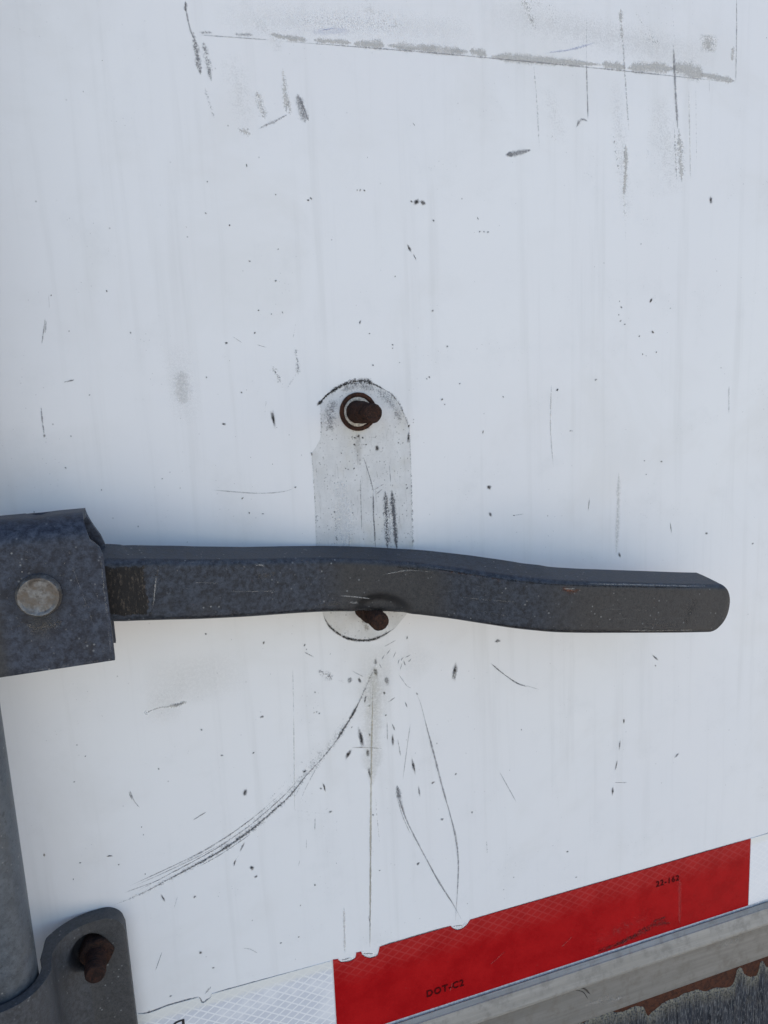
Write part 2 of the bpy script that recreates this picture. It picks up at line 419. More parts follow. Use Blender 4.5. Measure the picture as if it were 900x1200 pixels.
(-188.6,-184.7,1.01,0.94,6,'k',0.95),
(-46.0,-162.8,4.53,0.87,-8,'k',0.95),
(-46.0,-163.3,4.6,0.65,-15,'k',0.95),
(15.6,-114.9,2.06,1.45,-26,'g',0.95),
(4.7,-92.1,3.17,0.65,13,'g',0.8),
(6.9,-90.9,3.07,0.66,41,'g',0.8),
(8.4,-93.9,3.39,0.66,-17,'g',0.8),
(11.8,-92.8,3.08,0.66,46,'g',0.8),
(6.1,-95.7,3.15,0.66,18,'g',0.8),
(-4.9,-87.8,3.05,0.65,35,'g',0.8),
(-6.8,-93.4,3.39,0.65,-26,'g',0.8),
(2.1,-87.9,3.1,0.65,24,'g',0.8),
(10.8,-89.9,3.14,0.66,69,'g',0.8),
(-1.5,-85.2,3.05,0.65,40,'g',0.8),
]
FOOT_STREAKS = [
([(-34.1,64.7),(-30.5,68.3),(-26.4,70.9),(-21.4,73.4),(-16.3,75.1),(-8.4,75.4),(-3.4,74.0),(0.5,71.9),(4.5,69.6)],2.41,'k',0.95,0.6),
([(-21.4,73.4),(-16.3,75.1),(-8.4,75.4),(-3.4,74.0),(0.5,71.9)],4.12,'k',0.95,0.72),
([(-34.1,64.7),(-30.5,68.3),(-26.4,70.9),(-21.4,73.4),(-16.3,75.1),(-8.4,75.4)],3.35,'k',0.8,0.8),
([(4.5,69.6),(8.5,66.7),(11.9,62.2),(14.2,57.2),(16.1,52.7),(17.5,48.2)],2.76,'k',0.9,0.78),
([(-4.5,72.6),(-0.6,70.5),(3.4,68.2),(7.4,65.4),(10.8,60.8),(13.1,55.8),(15.0,51.3),(16.4,46.9)],3.0,'d',0.595,0.88),
([(-34.1,64.7),(-30.5,68.3),(-26.4,70.9),(-21.4,73.4),(-16.3,75.1),(-8.4,75.4),(-3.4,74.0),(0.5,71.9),(4.5,69.6),(8.5,66.7),(11.9,62.2),(14.2,57.2),(16.1,52.7),(17.5,48.2)],0.59,'d',0.297,0.5),
([(-34.6,63.8),(-33.0,66.6)],2.85,'k',0.9,0.5),
([(-33.9,63.8),(-34.1,56.3),(-34.7,46.9)],2.15,'k',0.85,0.8),
([(17.5,49.2),(17.8,43.3),(17.8,23.5)],1.02,'d',0.68,0.7),
([(17.8,24.5),(17.4,-1.8),(17.0,-24.4)],1.36,'d',0.722,0.72),
([(17.5,1.3),(17.5,-24.4)],2.12,'d',0.51,0.85),
([(-40.7,37.9),(-40.6,23.5),(-40.4,4.1),(-40.9,-18.0)],0.78,'d',0.595,0.75),
([(-38.5,33.9),(-38.7,8.8)],1.47,'g',0.546,0.85),
([(-40.2,-55.0),(-38.5,-60.4),(-35.7,-64.9),(-31.4,-69.2),(-26.9,-72.3),(-19.7,-75.0),(-12.3,-75.9),(-6.4,-75.0),(-0.9,-72.9),(4.0,-70.5)],1.79,'k',0.95,0.5),
([(-32.3,-68.1),(-24.9,-73.4),(-10.2,-76.3)],1.78,'k',0.8,0.65),
([(5.3,12.5),(5.8,-0.6),(6.8,-23.2)],3.61,'d',0.977,0.5),
([(1.1,12.4),(1.3,-5.2),(1.0,-22.5)],3.61,'d',0.977,0.62),
([(2.9,4.7),(3.1,-22.7)],6.26,'g',0.468,0.75),
([(-6.1,12.6),(-6.4,-1.9),(-6.3,-20.6)],1.02,'d',0.722,0.5),
([(-13.3,21.1),(-13.7,6.4),(-14.0,-9.6)],0.81,'g',0.546,0.55),
([(-10.7,32.7),(-7.7,21.6),(-5.6,12.1)],0.65,'g',0.663,0.3),
([(-29.4,5.0),(-29.2,-6.9),(-29.3,-17.9)],2.5,'g',0.624,0.8),
([(4.5,27.5),(5.0,16.6)],0.66,'g',0.468,0.5),
([(-5.6,13.5),(0.8,16.4)],1.02,'g',0.585,0.6),
([(-4.7,10.5),(-0.4,13.6)],1.02,'g',0.585,0.6),
([(-21.7,-8.8),(-22.2,-18.7)],0.51,'g',0.468,0.5),
([(-3.4,24.2),(-2.7,19.2)],0.51,'g',0.39,0.5),
([(-1.5,22.1),(3.8,23.6)],1.01,'l',0.54,0.7),
([(-25.5,21.2),(-24.1,2.4),(-23.8,-19.5)],9.98,'w',0.5,0.35),
([(-24.8,66.1),(-29.1,58.8),(-27.8,48.3)],7.19,'g',0.546,0.62),
([(-1.6,70.6),(7.2,62.5),(12.9,51.5)],6.47,'g',0.507,0.66),
([(-26.0,62.4),(-28.6,51.2),(-25.1,43.9)],6.74,'g',0.429,0.9),
([(-21.5,70.6),(-11.5,73.0),(-1.6,70.1)],4.36,'g',0.546,0.6),
([(-34.1,64.7),(-30.5,68.3),(-26.4,70.9),(-21.4,73.4),(-16.3,75.1)],2.15,'k',0.95,0.5),
([(-18.1,44.8),(-13.1,43.5),(-8.0,45.1)],2.95,'k',0.8,0.85),
([(-23.1,44.2),(-3.1,41.8)],4.48,'g',0.468,0.9),
([(-29.2,65.4),(-32.5,51.5)],3.84,'g',0.39,0.95),
([(0.8,67.6),(13.1,55.8)],3.52,'g',0.39,0.95),
([(-14.0,46.5),(-13.4,38.7),(-13.5,28.5)],5.92,'b',0.16,0.4),
([(-36.5,-60.7),(-29.7,-66.9),(-23.6,-69.9)],7.25,'g',0.468,0.9),
([(-16.8,-60.5),(-13.1,-70.5)],4.23,'b',0.45,0.6),
]
FOOT_CHIPS = [
(-2.3,37.4,3.4,2.0,19,'k',0.95),
(16.9,41.9,4.92,1.73,3,'k',0.95),
(-40.7,36.9,2.37,1.25,4,'k',0.95),
(17.5,48.7,1.96,2.03,3,'k',0.95),
(-34.3,64.8,3.79,1.9,39,'k',0.95),
(-15.8,40.3,1.73,1.77,3,'k',0.95),
(-8.8,39.8,1.26,1.29,3,'k',0.95),
(-21.6,27.2,0.97,0.99,3,'k',0.95),
(-16.6,26.8,1.36,1.39,3,'k',0.95),
(-20.1,26.6,0.97,0.99,3,'k',0.95),
(-13.0,44.9,1.92,1.97,3,'k',0.95),
(-10.6,43.8,1.54,1.58,3,'k',0.95),
(-15.1,44.1,1.44,1.47,3,'k',0.95),
(10.8,39.4,1.18,1.22,3,'k',0.95),
(13.4,39.2,1.08,1.12,3,'k',0.95),
(14.4,14.7,1.2,1.24,3,'k',0.95),
(14.8,12.7,1.41,1.45,3,'k',0.95),
(-23.6,36.1,0.96,0.98,3,'k',0.95),
(-29.6,3.0,1.08,1.09,3,'k',0.95),
(-19.0,1.4,0.99,1.0,3,'k',0.95),
]
FOOT = [
(-41.8,-21.4),
(-40.5,18.7),
(-40.5,33.1),
(-40.7,37.4),
(-38.1,40.5),
(-35.4,44.6),
(-34.7,47.9),
(-34.0,61.9),
(-34.1,64.7),
(-30.5,68.3),
(-26.4,70.9),
(-21.4,73.4),
(-16.3,75.1),
(-8.4,75.2),
(-3.4,74.0),
(0.5,71.9),
(4.5,69.6),
(8.5,66.7),
(11.9,62.2),
(14.2,57.2),
(16.1,52.7),
(17.5,48.2),
(17.8,43.3),
(17.8,23.5),
(17.2,-6.9),
(16.8,-28.5),
(15.7,-53.6),
(12.0,-62.6),
(4.0,-70.5),
(-0.9,-72.9),
(-6.4,-75.0),
(-12.3,-75.9),
(-19.7,-75.0),
(-26.9,-72.3),
(-31.4,-69.2),
(-35.7,-64.9),
(-38.5,-60.4),
(-40.2,-55.0),
(-41.6,-45.6),
]
RED_TOP = [
(-47.8,-279.8),
(-44.5,-280.4),
(-44.0,-281.5),
(-43.0,-283.2),
(-40.3,-283.9),
(-36.9,-284.4),
(-34.4,-283.8),
(-33.1,-282.8),
(-32.4,-279.5),
(-31.1,-279.9),
(-29.4,-279.9),
(-28.7,-282.6),
(-26.8,-284.6),
(-23.5,-286.5),
(-20.6,-286.5),
(-18.6,-286.0),
(-17.8,-283.6),
(-16.9,-280.3),
(32.3,-280.3),
(33.7,-282.4),
(35.9,-284.3),
(38.3,-284.9),
(41.4,-284.5),
(44.3,-282.7),
(46.5,-279.9),
]
WHITE_TOP = [
(-164.9,-277.6),
(-161.5,-279.0),
(-158.0,-279.5),
(-154.0,-279.2),
(-148.3,-278.4),
(-139.4,-278.5),
(-130.0,-278.7),
(-129.3,-280.0),
(-128.7,-282.7),
(-127.5,-283.5),
(-123.2,-281.2),
(-122.2,-279.0),
(-49.5,-280.8),
]
RAILV = [
-338.983039587055,
-341.15932098062615,
-345.5210603035961,
-360.1491611599836,
-389.07372772096585,
]
RUST = [
(160.5,-389.0),
(167.7,-390.1),
(174.9,-389.1),
(180.4,-390.6),
(184.2,-393.2),
(186.1,-398.8),
(188.4,-401.8),
(190.8,-399.6),
(194.5,-398.5),
(200.0,-395.6),
(206.6,-394.5),
(214.2,-394.7),
(219.9,-393.6),
(227.6,-393.8),
(233.5,-394.5),
(239.4,-397.8),
(243.4,-398.6),
(249.3,-398.2),
(257.3,-400.8),
(262.4,-401.9),
(266.4,-400.8),
(268.8,-395.1),
(270.0,-390.0),
(272.5,-388.2),
(275.0,-389.2),
(276.8,-394.1),
(279.4,-397.2),
(284.7,-400.4),
(289.9,-400.6),
(291.7,-396.2),
(293.1,-390.1),
(295.5,-389.4),
(298.3,-394.6),
(300.1,-396.5),
(306.5,-399.1),
]
BAR = [
(-152.8,-28.5,52.0),
(-141.0,-30.4,50.5),
(-125.6,-33.0,47.8),
(-113.7,-35.0,46.1),
(-101.3,-37.0,43.6),
(-88.3,-39.2,40.3),
(-74.7,-41.5,36.0),
(-60.5,-43.8,31.9),
(-45.9,-46.2,28.4),
(-33.6,-48.3,26.8),
(-21.5,-50.3,26.8),
(-9.5,-52.3,27.7),
(2.4,-54.3,29.5),
(13.5,-56.1,33.6),
(24.2,-57.9,38.4),
(34.4,-59.6,44.5),
(44.4,-61.2,50.5),
(52.6,-62.6,54.7),
(61.4,-64.1,57.8),
(70.3,-65.5,60.7),
(80.3,-67.2,61.9),
(96.5,-69.9,62.2),
(113.6,-72.7,61.7),
(137.6,-76.7,60.7),
(162.7,-80.9,59.4),
(186.8,-84.9,57.0),
]
TXT = [
(13.0,-325.9),
(38.9,-323.6),
(194.0,-295.6),
(219.5,-292.3),
(-139.4,-292.6),
(-148.3,-294.1),
]

# ------------------------------------------------------------------ helpers
def tag(o, label=None, cat=None, kind=None, group=None):
    for k, v in (('label', label), ('category', cat), ('kind', kind), ('group', group)):
        if v:
            o[k] = v
    return o


def link(name, me, m, parent=None, smooth=False):
    o = bpy.data.objects.new(name, me)
    COL.objects.link(o)
    if m:
        me.materials.append(m)
    if parent:
        o.parent = parent
        o.matrix_parent_inverse = parent.matrix_world.inverted()
    if smooth:
        for p in me.polygons:
            p.use_smooth = True
    return o


def empty(name, u, v, w):
    o = bpy.data.objects.new(name, None)
    o.empty_display_size = 0.02
    o.location = W(u, v, w)
    o.matrix_world = Matrix.Translation(W(u, v, w))
    COL.objects.link(o)
    return o


def mesh(name, verts, faces):
    me = bpy.data.meshes.new(name)
    me.from_pydata([W(*p) for p in verts], [], faces)
    bm = bmesh.new()
    bm.from_mesh(me)
    bmesh.ops.recalc_face_normals(bm, faces=bm.faces)
    bm.to_mesh(me)
    bm.free()
    me.update()
    return me


def smooth_by_angle(me, deg=35):
    for p in me.polygons:
        p.use_smooth = True
    me.set_sharp_from_angle(angle=math.radians(deg))


def slab(name, poly, w0, w1, m, parent, bevel=0.0, seg=2):
    """polygon in the door plane, given thickness"""
    bm = bmesh.new()
    vs = [bm.verts.new(W(x, y, w1)) for x, y in poly]
    f = bm.faces.new(vs)
    r = bmesh.ops.extrude_face_region(bm, geom=[f])
    dv = W(0, 0, w0) - W(0, 0, w1)
    for g in r['geom']:
        if isinstance(g, bmesh.types.BMVert):
            g.co += dv
    bmesh.ops.recalc_face_normals(bm, faces=bm.faces)
    if bevel:
        bmesh.ops.bevel(bm, geom=[ed for ed in bm.edges], offset=bevel * .001, segments=seg, affect='EDGES', profile=.5)
    bmesh.ops.triangulate(bm, faces=[q for q in bm.faces if len(q.verts) > 4])
    me = bpy.data.meshes.new(name)
    bm.to_mesh(me)
    bm.free()
    smooth_by_angle(me, 30)
    return link(name, me, m, parent)


def lathe(name, prof, u, v, m, parent, n=40, rough=0.0, seed=1, hexa=0, sm=35):
    """(radius, w) profile turned about the outward axis"""
    rnd = random.Random(seed)
    verts, faces = [], []
    for r, w in prof:
        for k in range(n):
            t = 2 * math.pi * k / n
            rr = r + rnd.uniform(-rough, rough)
            if hexa:
                q = (t % (math.pi / 3)) - math.pi / 6
                rr = min(r * math.cos(math.pi / 6) / math.cos(q), r * .97)
            verts.append((u + rr * math.cos(t), v + rr * math.sin(t), w + rnd.uniform(-rough, rough) * .5))
    for j in range(len(prof) - 1):
        for k in range(n):
            a_, b_ = j * n + k, j * n + (k + 1) % n
            faces.append((a_, b_, b_ + n, a_ + n))
    verts.append((u, v, prof[-1][1]))
    c_ = len(verts) - 1
    b0 = (len(prof) - 1) * n
    for k in range(n):
        faces.append((b0 + k, b0 + (k + 1) % n, c_))
    me = mesh(name, verts, faces)
    smooth_by_angle(me, sm)
    return link(name, me, m, parent)


def extrude_u(name, prof, u0, u1, m, parent, nseg=1, bevel=0.0):
    """closed (w, v) profile run along the door's width"""
    n = len(prof)
    verts, faces = [], []
    for i in range(nseg + 1):
        u = u0 + (u1 - u0) * i / nseg
        verts += [(u, v, w) for w, v in prof]
    for i in range(nseg):
        for k in range(n):
            faces.append((i * n + k, i * n + (k + 1) % n, (i + 1) * n + (k + 1) % n, (i + 1) * n + k))
    faces.append(tuple(range(n)))
    faces.append(tuple(range(nseg * n, nseg * n + n)))
    me = mesh(name, verts, faces)
    if bevel:
        bm = bmesh.new()
        bm.from_mesh(me)
        bmesh.ops.bevel(bm, geom=list(bm.edges), offset=bevel * .001, segments=2, affect='EDGES')
        bm.to_mesh(me)
        bm.free()
        smooth_by_angle(me, 30)
    return link(name, me, m, parent)


# ------------------------------------------------------------------ materials
class NT:
    def __init__(self, name):
        self.m = bpy.data.materials.new(name)
        self.m.use_nodes = True
        self.t = self.m.node_tree
        self.t.nodes.clear()
        self.out = self.n('OutputMaterial')
        self.b = self.n('BsdfPrincipled')
        self.l(self.b.outputs[0], self.out.inputs[0])
        g = self.n('NewGeometry')
        mp = self.n('VectorMath', operation='MULTIPLY_ADD')
        self.l(g.outputs['Position'], mp.inputs[0])
        mp.inputs[1].default_value = (1000, 1000, 1000)
        mp.inputs[2].default_value = (0, 0, -Z0 * 1000)
        self.pos = mp.outputs[0]                 # door millimetres: x = right, y = -out, z = up

    def n(self, kind, **kw):
        q = self.t.nodes.new('ShaderNode' + kind)
        for k, v in kw.items():
            setattr(q, k, v)
        return q

    def l(self, a, b):
        self.t.links.new(a, b)

    def put(self, s, v):
        if isinstance(v, bpy.types.NodeSocket):
            self.l(v, s)
        else:
            s.default_value = v

    def scale(self, sx, sy, sz):
        q = self.n('VectorMath', operation='MULTIPLY')
        self.l(self.pos, q.inputs[0])
        q.inputs[1].default_value = (sx, sy, sz)
        return q.outputs[0]

    def noise(self, sc=1.0, detail=4, rough=.6, vec=None, dist=0.0):
        q = self.n('TexNoise')
        q.inputs['Scale'].default_value = sc
        q.inputs['Detail'].default_value = detail
        q.inputs['Roughness'].default_value = rough
        q.inputs['Distortion'].default_value = dist
        self.l(vec or self.pos, q.inputs['Vector'])
        return q.outputs[0]

    def voro(self, sc=1.0, vec=None, feature='F1'):
        q = self.n('TexVoronoi', feature=feature)
        q.inputs['Scale'].default_value = sc
        self.l(vec or self.pos, q.inputs['Vector'])
        return q.outputs[0]

    def math(self, op, a, b=0.0, c=None, clamp=False):
        q = self.n('Math', operation=op, use_clamp=clamp)
        self.put(q.inputs[0], a)
        self.put(q.inputs[1], b)
        if c is not None:
            self.put(q.inputs[2], c)
        return q.outputs[0]

    def ramp(self, x, lo, hi, a=0.0, b=1.0):
        q = self.n('MapRange', interpolation_type='SMOOTHSTEP')
        self.put(q.inputs[0], x)
        q.inputs[1].default_value = lo
        q.inputs[2].default_value = hi
        q.inputs[3].default_value = a
        q.inputs[4].default_value = b
        return q.outputs[0]

    def mix(self, f, a, b):
        q = self.n('Mix', data_type='RGBA')
        self.put(q.inputs[0], f)
        for s, v in ((q.inputs[6], a), (q.inputs[7], b)):
            self.put(s, v if isinstance(v, bpy.types.NodeSocket) else (*v, 1.0))
        return q.outputs[2]

    def bump(self, h, strength=.3, dist=.0005):
        q = self.n('Bump')
        q.inputs['Strength'].default_value = strength
        q.inputs['Distance'].default_value = dist
        self.l(h, q.inputs['Height'])
        self.l(q.outputs[0], self.b.inputs['Normal'])

    def attr(self, name):
        q = self.n('Attribute', attribute_name=name)
        return q

    def set(self, **kw):
        for k, v in kw.items():
            s = self.b.inputs[k.replace('_', ' ')]
            if isinstance(v, tuple) and len(v) == 3:
                v = (*v, 1.0)
            self.put(s, v)
        return self.m


def mat_panel():
    t = NT('white_door_paint')
    big = t.noise(.006, 3, .5)
    drips = t.noise(1.0, 4, .65, t.scale(.09, .02, .004))
    fine = t.noise(.5, 3, .6)
    c = t.mix(t.ramp(big, .35, .7), (.757, .745, .728), (.777, .767, .745))
    c = t.mix(t.math('MULTIPLY', t.ramp(drips, .50, .78), .24), c, (.54, .53, .50))
    c = t.mix(t.math('MULTIPLY', t.ramp(fine, .60, .85), .08), c, (.45, .45, .43))
    c = t.mix(t.math('MULTIPLY', t.ramp(t.noise(.03, 6, .7), .5, .8), .22), c, (.56, .56, .54))
    c = t.mix(t.math('MULTIPLY', t.ramp(t.noise(.011, 5, .62, dist=.6), .48, .72), .20), c, (.60, .575, .52))
    # pin-prick dirt specks
    spk = t.voro(.16)
    pick = t.noise(.05, 2, .5)
    dot = t.math('MULTIPLY', t.ramp(spk, .10, .03), t.ramp(pick, .56, .66))
    c = t.mix(t.math('MULTIPLY', dot, .55), c, (.16, .15, .14))
    spk2 = t.voro(.37)
    dot2 = t.math('MULTIPLY', t.ramp(spk2, .13, .05), t.ramp(t.noise(.03, 2), .54, .64))
    c = t.mix(t.math('MULTIPLY', dot2, .35), c, (.22, .21, .2))
    r = t.ramp(t.noise(.02, 5, .65), .3, .75, .36, .52)
    wav = t.math('ADD', t.noise(.012, 2, .4), t.math('MULTIPLY', t.noise(1.3, 3, .6), .012))
    t.bump(wav, .25, .0012)
    return t.set(Base_Color=c, Roughness=r, Specular_IOR_Level=.45)


def mat_foot():
    t = NT('worn_footprint_paint')
    n1 = t.noise(.06, 5, .65)
    n2 = t.noise(.9, 5, .75)
    n3 = t.noise(1.0, 5, .7, t.scale(.6, .2, .06))
    c = t.mix(t.ramp(n1, .35, .7), (.60, .59, .565), (.69, .68, .655))
    c = t.mix(t.math('MULTIPLY', t.ramp(n2, .54, .74), .55), c, (.30, .29, .27))
    c = t.mix(t.math('MULTIPLY', t.ramp(n3, .55, .72), .5), c, (.33, .32, .30))
    spk = t.math('MULTIPLY', t.ramp(t.voro(.55), .30, .12), t.ramp(t.noise(.12, 3), .44, .56))
    c = t.mix(t.math('MULTIPLY', spk, .5), c, (.07, .06, .055))
    c = t.mix(t.math('MULTIPLY', t.ramp(t.noise(.045, 3), .5, .7), .25), c, (.55, .5, .38))
    t.bump(t.math('ADD', n2, t.math('MULTIPLY', n1, 2.0)), .35, .0003)
    return t.set(Base_Color=c, Roughness=.7, Specular_IOR_Level=.3)


def mat_mark():
    """scratches, drips, chips: colour and strength come with each mark, the breakup is noise"""
    t = NT('surface_marks')
    tone = t.attr('tone')
    prm = t.attr('prm')
    sp = t.n('SeparateColor')
    t.l(prm.outputs['Color'], sp.inputs[0])
    opac, rag, v = sp.outputs[0], sp.outputs[1], sp.outputs[2]
    n = t.math('ADD', t.math('MULTIPLY', t.noise(1.1, 5, .75), .65), t.math('MULTIPLY', t.noise(.28, 3, .6), .35))
    edge = t.math('MULTIPLY', t.math('SUBTRACT', 1.0, t.math('ABSOLUTE', t.math('MULTIPLY_ADD', v, 2.0, -1.0))), 2.2)
    k = t.math('MULTIPLY', t.math('SUBTRACT', n, t.math('MULTIPLY_ADD', rag, .24, .40)), t.math('MULTIPLY', rag, 11.0))
    body = t.math('MULTIPLY', t.math('ADD', t.math('MULTIPLY', edge, t.math('SUBTRACT', 1.0, t.math('MULTIPLY', rag, .75))), k), 1.0, clamp=True)
    ed = t.ramp(edge, 0.0, 2.1)
    mot = t.ramp(t.noise(.55, 5, .75), .36, .58, .45, 1.0)
    al = t.math('MULTIPLY', t.math('MULTIPLY', t.math('MULTIPLY', body, ed), opac), mot, clamp=True)
    c = t.mix(t.math('MULTIPLY', t.ramp(t.noise(.9, 4, .75), .45, .7), .22), tone.outputs['Color'], (.40, .385, .36))
    return t.set(Base_Color=c, Roughness=.75, Specular_IOR_Level=.2, Alpha=al)


def mat_steel(name, dark, light, brown, rough=(.42, .62), grain=1.0, metallic=.25):
    t = NT(name)
    n1 = t.noise(.035, 4, .6)
    n2 = t.noise(.36 * grain, 6, .8)
    n3 = t.noise(.85 * grain, 4, .75)
    bro = t.mix(t.ramp(n3, .35, .65), tuple(x * .6 for x in brown), tuple(x * 1.35 for x in brown))
    at = t.attr('wear_shade')
    sp = t.n('SeparateColor')
    t.l(at.outputs['Color'], sp.inputs[0])
    c = t.mix(t.ramp(n2, .36, .66), dark, light)
    c = t.mix(t.math('MULTIPLY', t.ramp(n1, .52, .74), .3), c, bro)
    c = t.mix(t.math('MULTIPLY', sp.outputs[1], t.ramp(n2, .35, .6, .45, .95)), c, bro)
    # pale flecks and fine rubs
    fl = t.math('MULTIPLY', t.ramp(t.voro(.30), .20, .06), t.ramp(t.noise(.07, 3), .47, .6))
    c = t.mix(t.math('MULTIPLY', fl, .6), c, (.30, .31, .31))
    rub = t.ramp(t.noise(1.0, 4, .7, t.scale(.03, .2, .9)), .66, .78)
    c = t.mix(t.math('MULTIPLY', rub, .35), c, (.20, .21, .22))
    c = t.mix(t.math('MULTIPLY', t.ramp(n3, .52, .7), .55), c, tuple(x * .4 for x in dark))
    # scaled black patch with brown crust
    sc1 = t.noise(1.0, 5, .8, t.scale(.75, .75, .32))
    scale = t.mix(t.ramp(sc1, .50, .70), (.009, .008, .008), (.075, .060, .046))
    scale = t.mix(t.ramp(t.noise(1.0, 4, .7, t.scale(1.2, 1, .35)), .62, .72), scale, (.17, .155, .13))
    c = t.mix(t.ramp(t.math('ADD', sp.outputs[0], t.math('MULTIPLY_ADD', t.noise(.3, 5, .75), 1.6, -.8)), .35, .55), c, scale)
    c = t.mix(t.math('MULTIPLY', sp.outputs[2], .8), c, (.012, .012, .013))  # near-black mask, includes the bar's painted shade
    h = t.math('ADD', t.math('MULTIPLY', n3, .5), t.math('ADD', t.math('MULTIPLY', n2, .9), t.math('MULTIPLY', t.math('MULTIPLY', sc1, sp.outputs[0]), 4.0)))
    t.bump(h, .45, .0005)
    return t.set(Base_Color=c, Roughness=t.ramp(n2, .3, .7, rough[0], rough[1]), Metallic=metallic, Specular_IOR_Level=.35)


def mat_rust(name, dark=(.011, .007, .006), mid=(.042, .020, .013), hot=(.17, .058, .022)):
    t = NT(name)
    n1 = t.noise(.35, 5, .75)
    n2 = t.noise(1.7, 4, .75)
    c = t.mix(t.ramp(n1, .35, .6), dark, mid)
    c = t.mix(t.math('MULTIPLY', t.ramp(n2, .55, .72), .8), c, hot)
    t.bump(t.math('ADD', n1, n2), .8, .0007)
    return t.set(Base_Color=c, Roughness=.85, Specular_IOR_Level=.25)


def mat_tape(red, cells=1.0):
    t = NT('red_reflective_tape' if red else 'white_reflective_tape')
    # moulded prism cells: a slanted diamond lattice
    sx = t.n('SeparateXYZ')
    t.l(t.pos, sx.inputs[0])
    x, z = sx.outputs[0], sx.outputs[2]
    k = .62
    d1 = t.math('MULTIPLY_ADD', z, .95, t.math('MULTIPLY', x, k))
    d2 = t.math('MULTIPLY_ADD', z, .95, t.math('MULTIPLY', x, -k))
    per = 5.2
    def line(d):
        fr = t.math('FRACT', t.math('DIVIDE', d, per))
        return t.math('ABSOLUTE', t.math('SUBTRACT', fr, .5))
    l1, l2 = line(d1), line(d2)
    grid = t.math('MAXIMUM', t.ramp(l1, .36, .46), t.ramp(l2, .36, .46))
    n = t.noise(.05, 4, .6)
    n2 = t.noise(.9, 5, .7)
    if red:
        near_top = t.ramp(t.math('ADD', z, t.math('MULTIPLY', n, 22.0)), -292.0, -272.0)
        c = t.mix(t.ramp(n, .3, .7), (.33, .0055, .007), (.41, .009, .010))
        c = t.mix(t.math('MULTIPLY', t.math('MULTIPLY', grid, near_top), .38), c, (.50, .075, .07))
        c = t.mix(t.math('MULTIPLY', near_top, .22), c, (.40, .06, .05))
        c = t.mix(t.math('MULTIPLY', t.ramp(n2, .62, .8), .10), c, (.5, .10, .09))
        r = t.ramp(n, .3, .7, .22, .36)
    else:
        vis = t.ramp(n, .3, .55, .35 * cells, cells)
        c = t.mix(t.math('MULTIPLY', t.math('SUBTRACT', 1.0, grid), vis), (.80, .79, .775), (.60, .605, .63))
        c = t.mix(t.math('MULTIPLY', t.ramp(n2, .5, .75), .3), c, (.82, .82, .8))
        top = t.ramp(t.math('ADD', z, t.math('MULTIPLY', n2, 8.0)), -284.0, -279.0)
        c = t.mix(t.math('MULTIPLY', top, .8), c, (.75, .73, .66))
        r = .35
    t.bump(t.math('ADD', grid, t.math('MULTIPLY', n2, .3)), .12, .0002)
    return t.set(Base_Color=c, Roughness=r, Specular_IOR_Level=.03 if red else .4)


def mat_alu(name='dull_aluminium', k=1.0, dirt=.4):
    t = NT(name)
    n1 = t.noise(1.0, 4, .6, t.scale(.008, .2, .25))
    n2 = t.noise(.12, 5, .7)
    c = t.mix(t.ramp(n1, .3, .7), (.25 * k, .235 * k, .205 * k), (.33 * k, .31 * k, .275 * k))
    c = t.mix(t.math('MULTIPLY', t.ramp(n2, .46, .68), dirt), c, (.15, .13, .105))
    c = t.mix(t.math('MULTIPLY', t.ramp(t.voro(.2), .1, .04), .4), c, (.12, .12, .11))
    t.bump(t.math('ADD', n1, t.math('MULTIPLY', n2, .4)), .2, .0004)
    return t.set(Base_Color=c, Roughness=t.ramp(n2, .3, .7, .42, .6), Metallic=.15)


def mat_sill_paint():
    t = NT('peeling_sill_paint')
    st = t.noise(1.0, 5, .7, t.scale(.45, .2, .045))
    st2 = t.noise(1.0, 4, .75, t.scale(1.1, .3, .16))
    n = t.noise(.15, 5, .7)
    c = t.mix(t.ramp(st, .35, .65), (.010, .012, .018), (.045, .050, .062))
    c = t.mix(t.math('MULTIPLY', t.ramp(st2, .50, .64), .85), c, (.20, .205, .205))
    c = t.mix(t.math('MULTIPLY', t.ramp(n, .52, .7), .4), c, (.11, .10, .08))
    ed = t.attr('wear_shade')
    sp = t.n('SeparateColor')
    t.l(ed.outputs['Color'], sp.inputs[0])
    c = t.mix(t.math('MULTIPLY', sp.outputs[0], t.ramp(t.noise(.7, 4), .35, .6)), c, (.26, .235, .17))
    t.bump(t.math('ADD', st, st2), .9, .0016)
    return t.set(Base_Color=c, Roughness=.7, Specular_IOR_Level=.3)


def mat_plain(name, col, rough=.6, n_amt=.25, sc=.4, metallic=0.0, spec=.4):
    t = NT(name)
    n = t.noise(sc, 4, .7)
    c = t.mix(t.ramp(n, .3, .7), tuple(x * (1 - n_amt) for x in col), tuple(min(1, x * (1 + n_amt)) for x in col))
    t.bump(n, .2, .0003)
    return t.set(Base_Color=c, Roughness=rough, Metallic=metallic, Specular_IOR_Level=spec)


def mat_rivet():
    t = NT('worn_rivet_metal')
    n = t.noise(.35, 5, .7)
    n2 = t.noise(.12, 3, .6)
    c = t.mix(t.ramp(n, .35, .68), (.11, .107, .102), (.225, .22, .21))
    c = t.mix(t.math('MULTIPLY', t.ramp(n2, .48, .62), .7), c, (.10, .078, .058))
    c = t.mix(t.math('MULTIPLY', t.ramp(t.noise(.9, 4), .58, .7), .6), c, (.06, .05, .045))
    t.bump(n, .5, .0005)
    return t.set(Base_Color=c, Roughness=t.ramp(n, .3, .7, .38, .6), Metallic=.55)


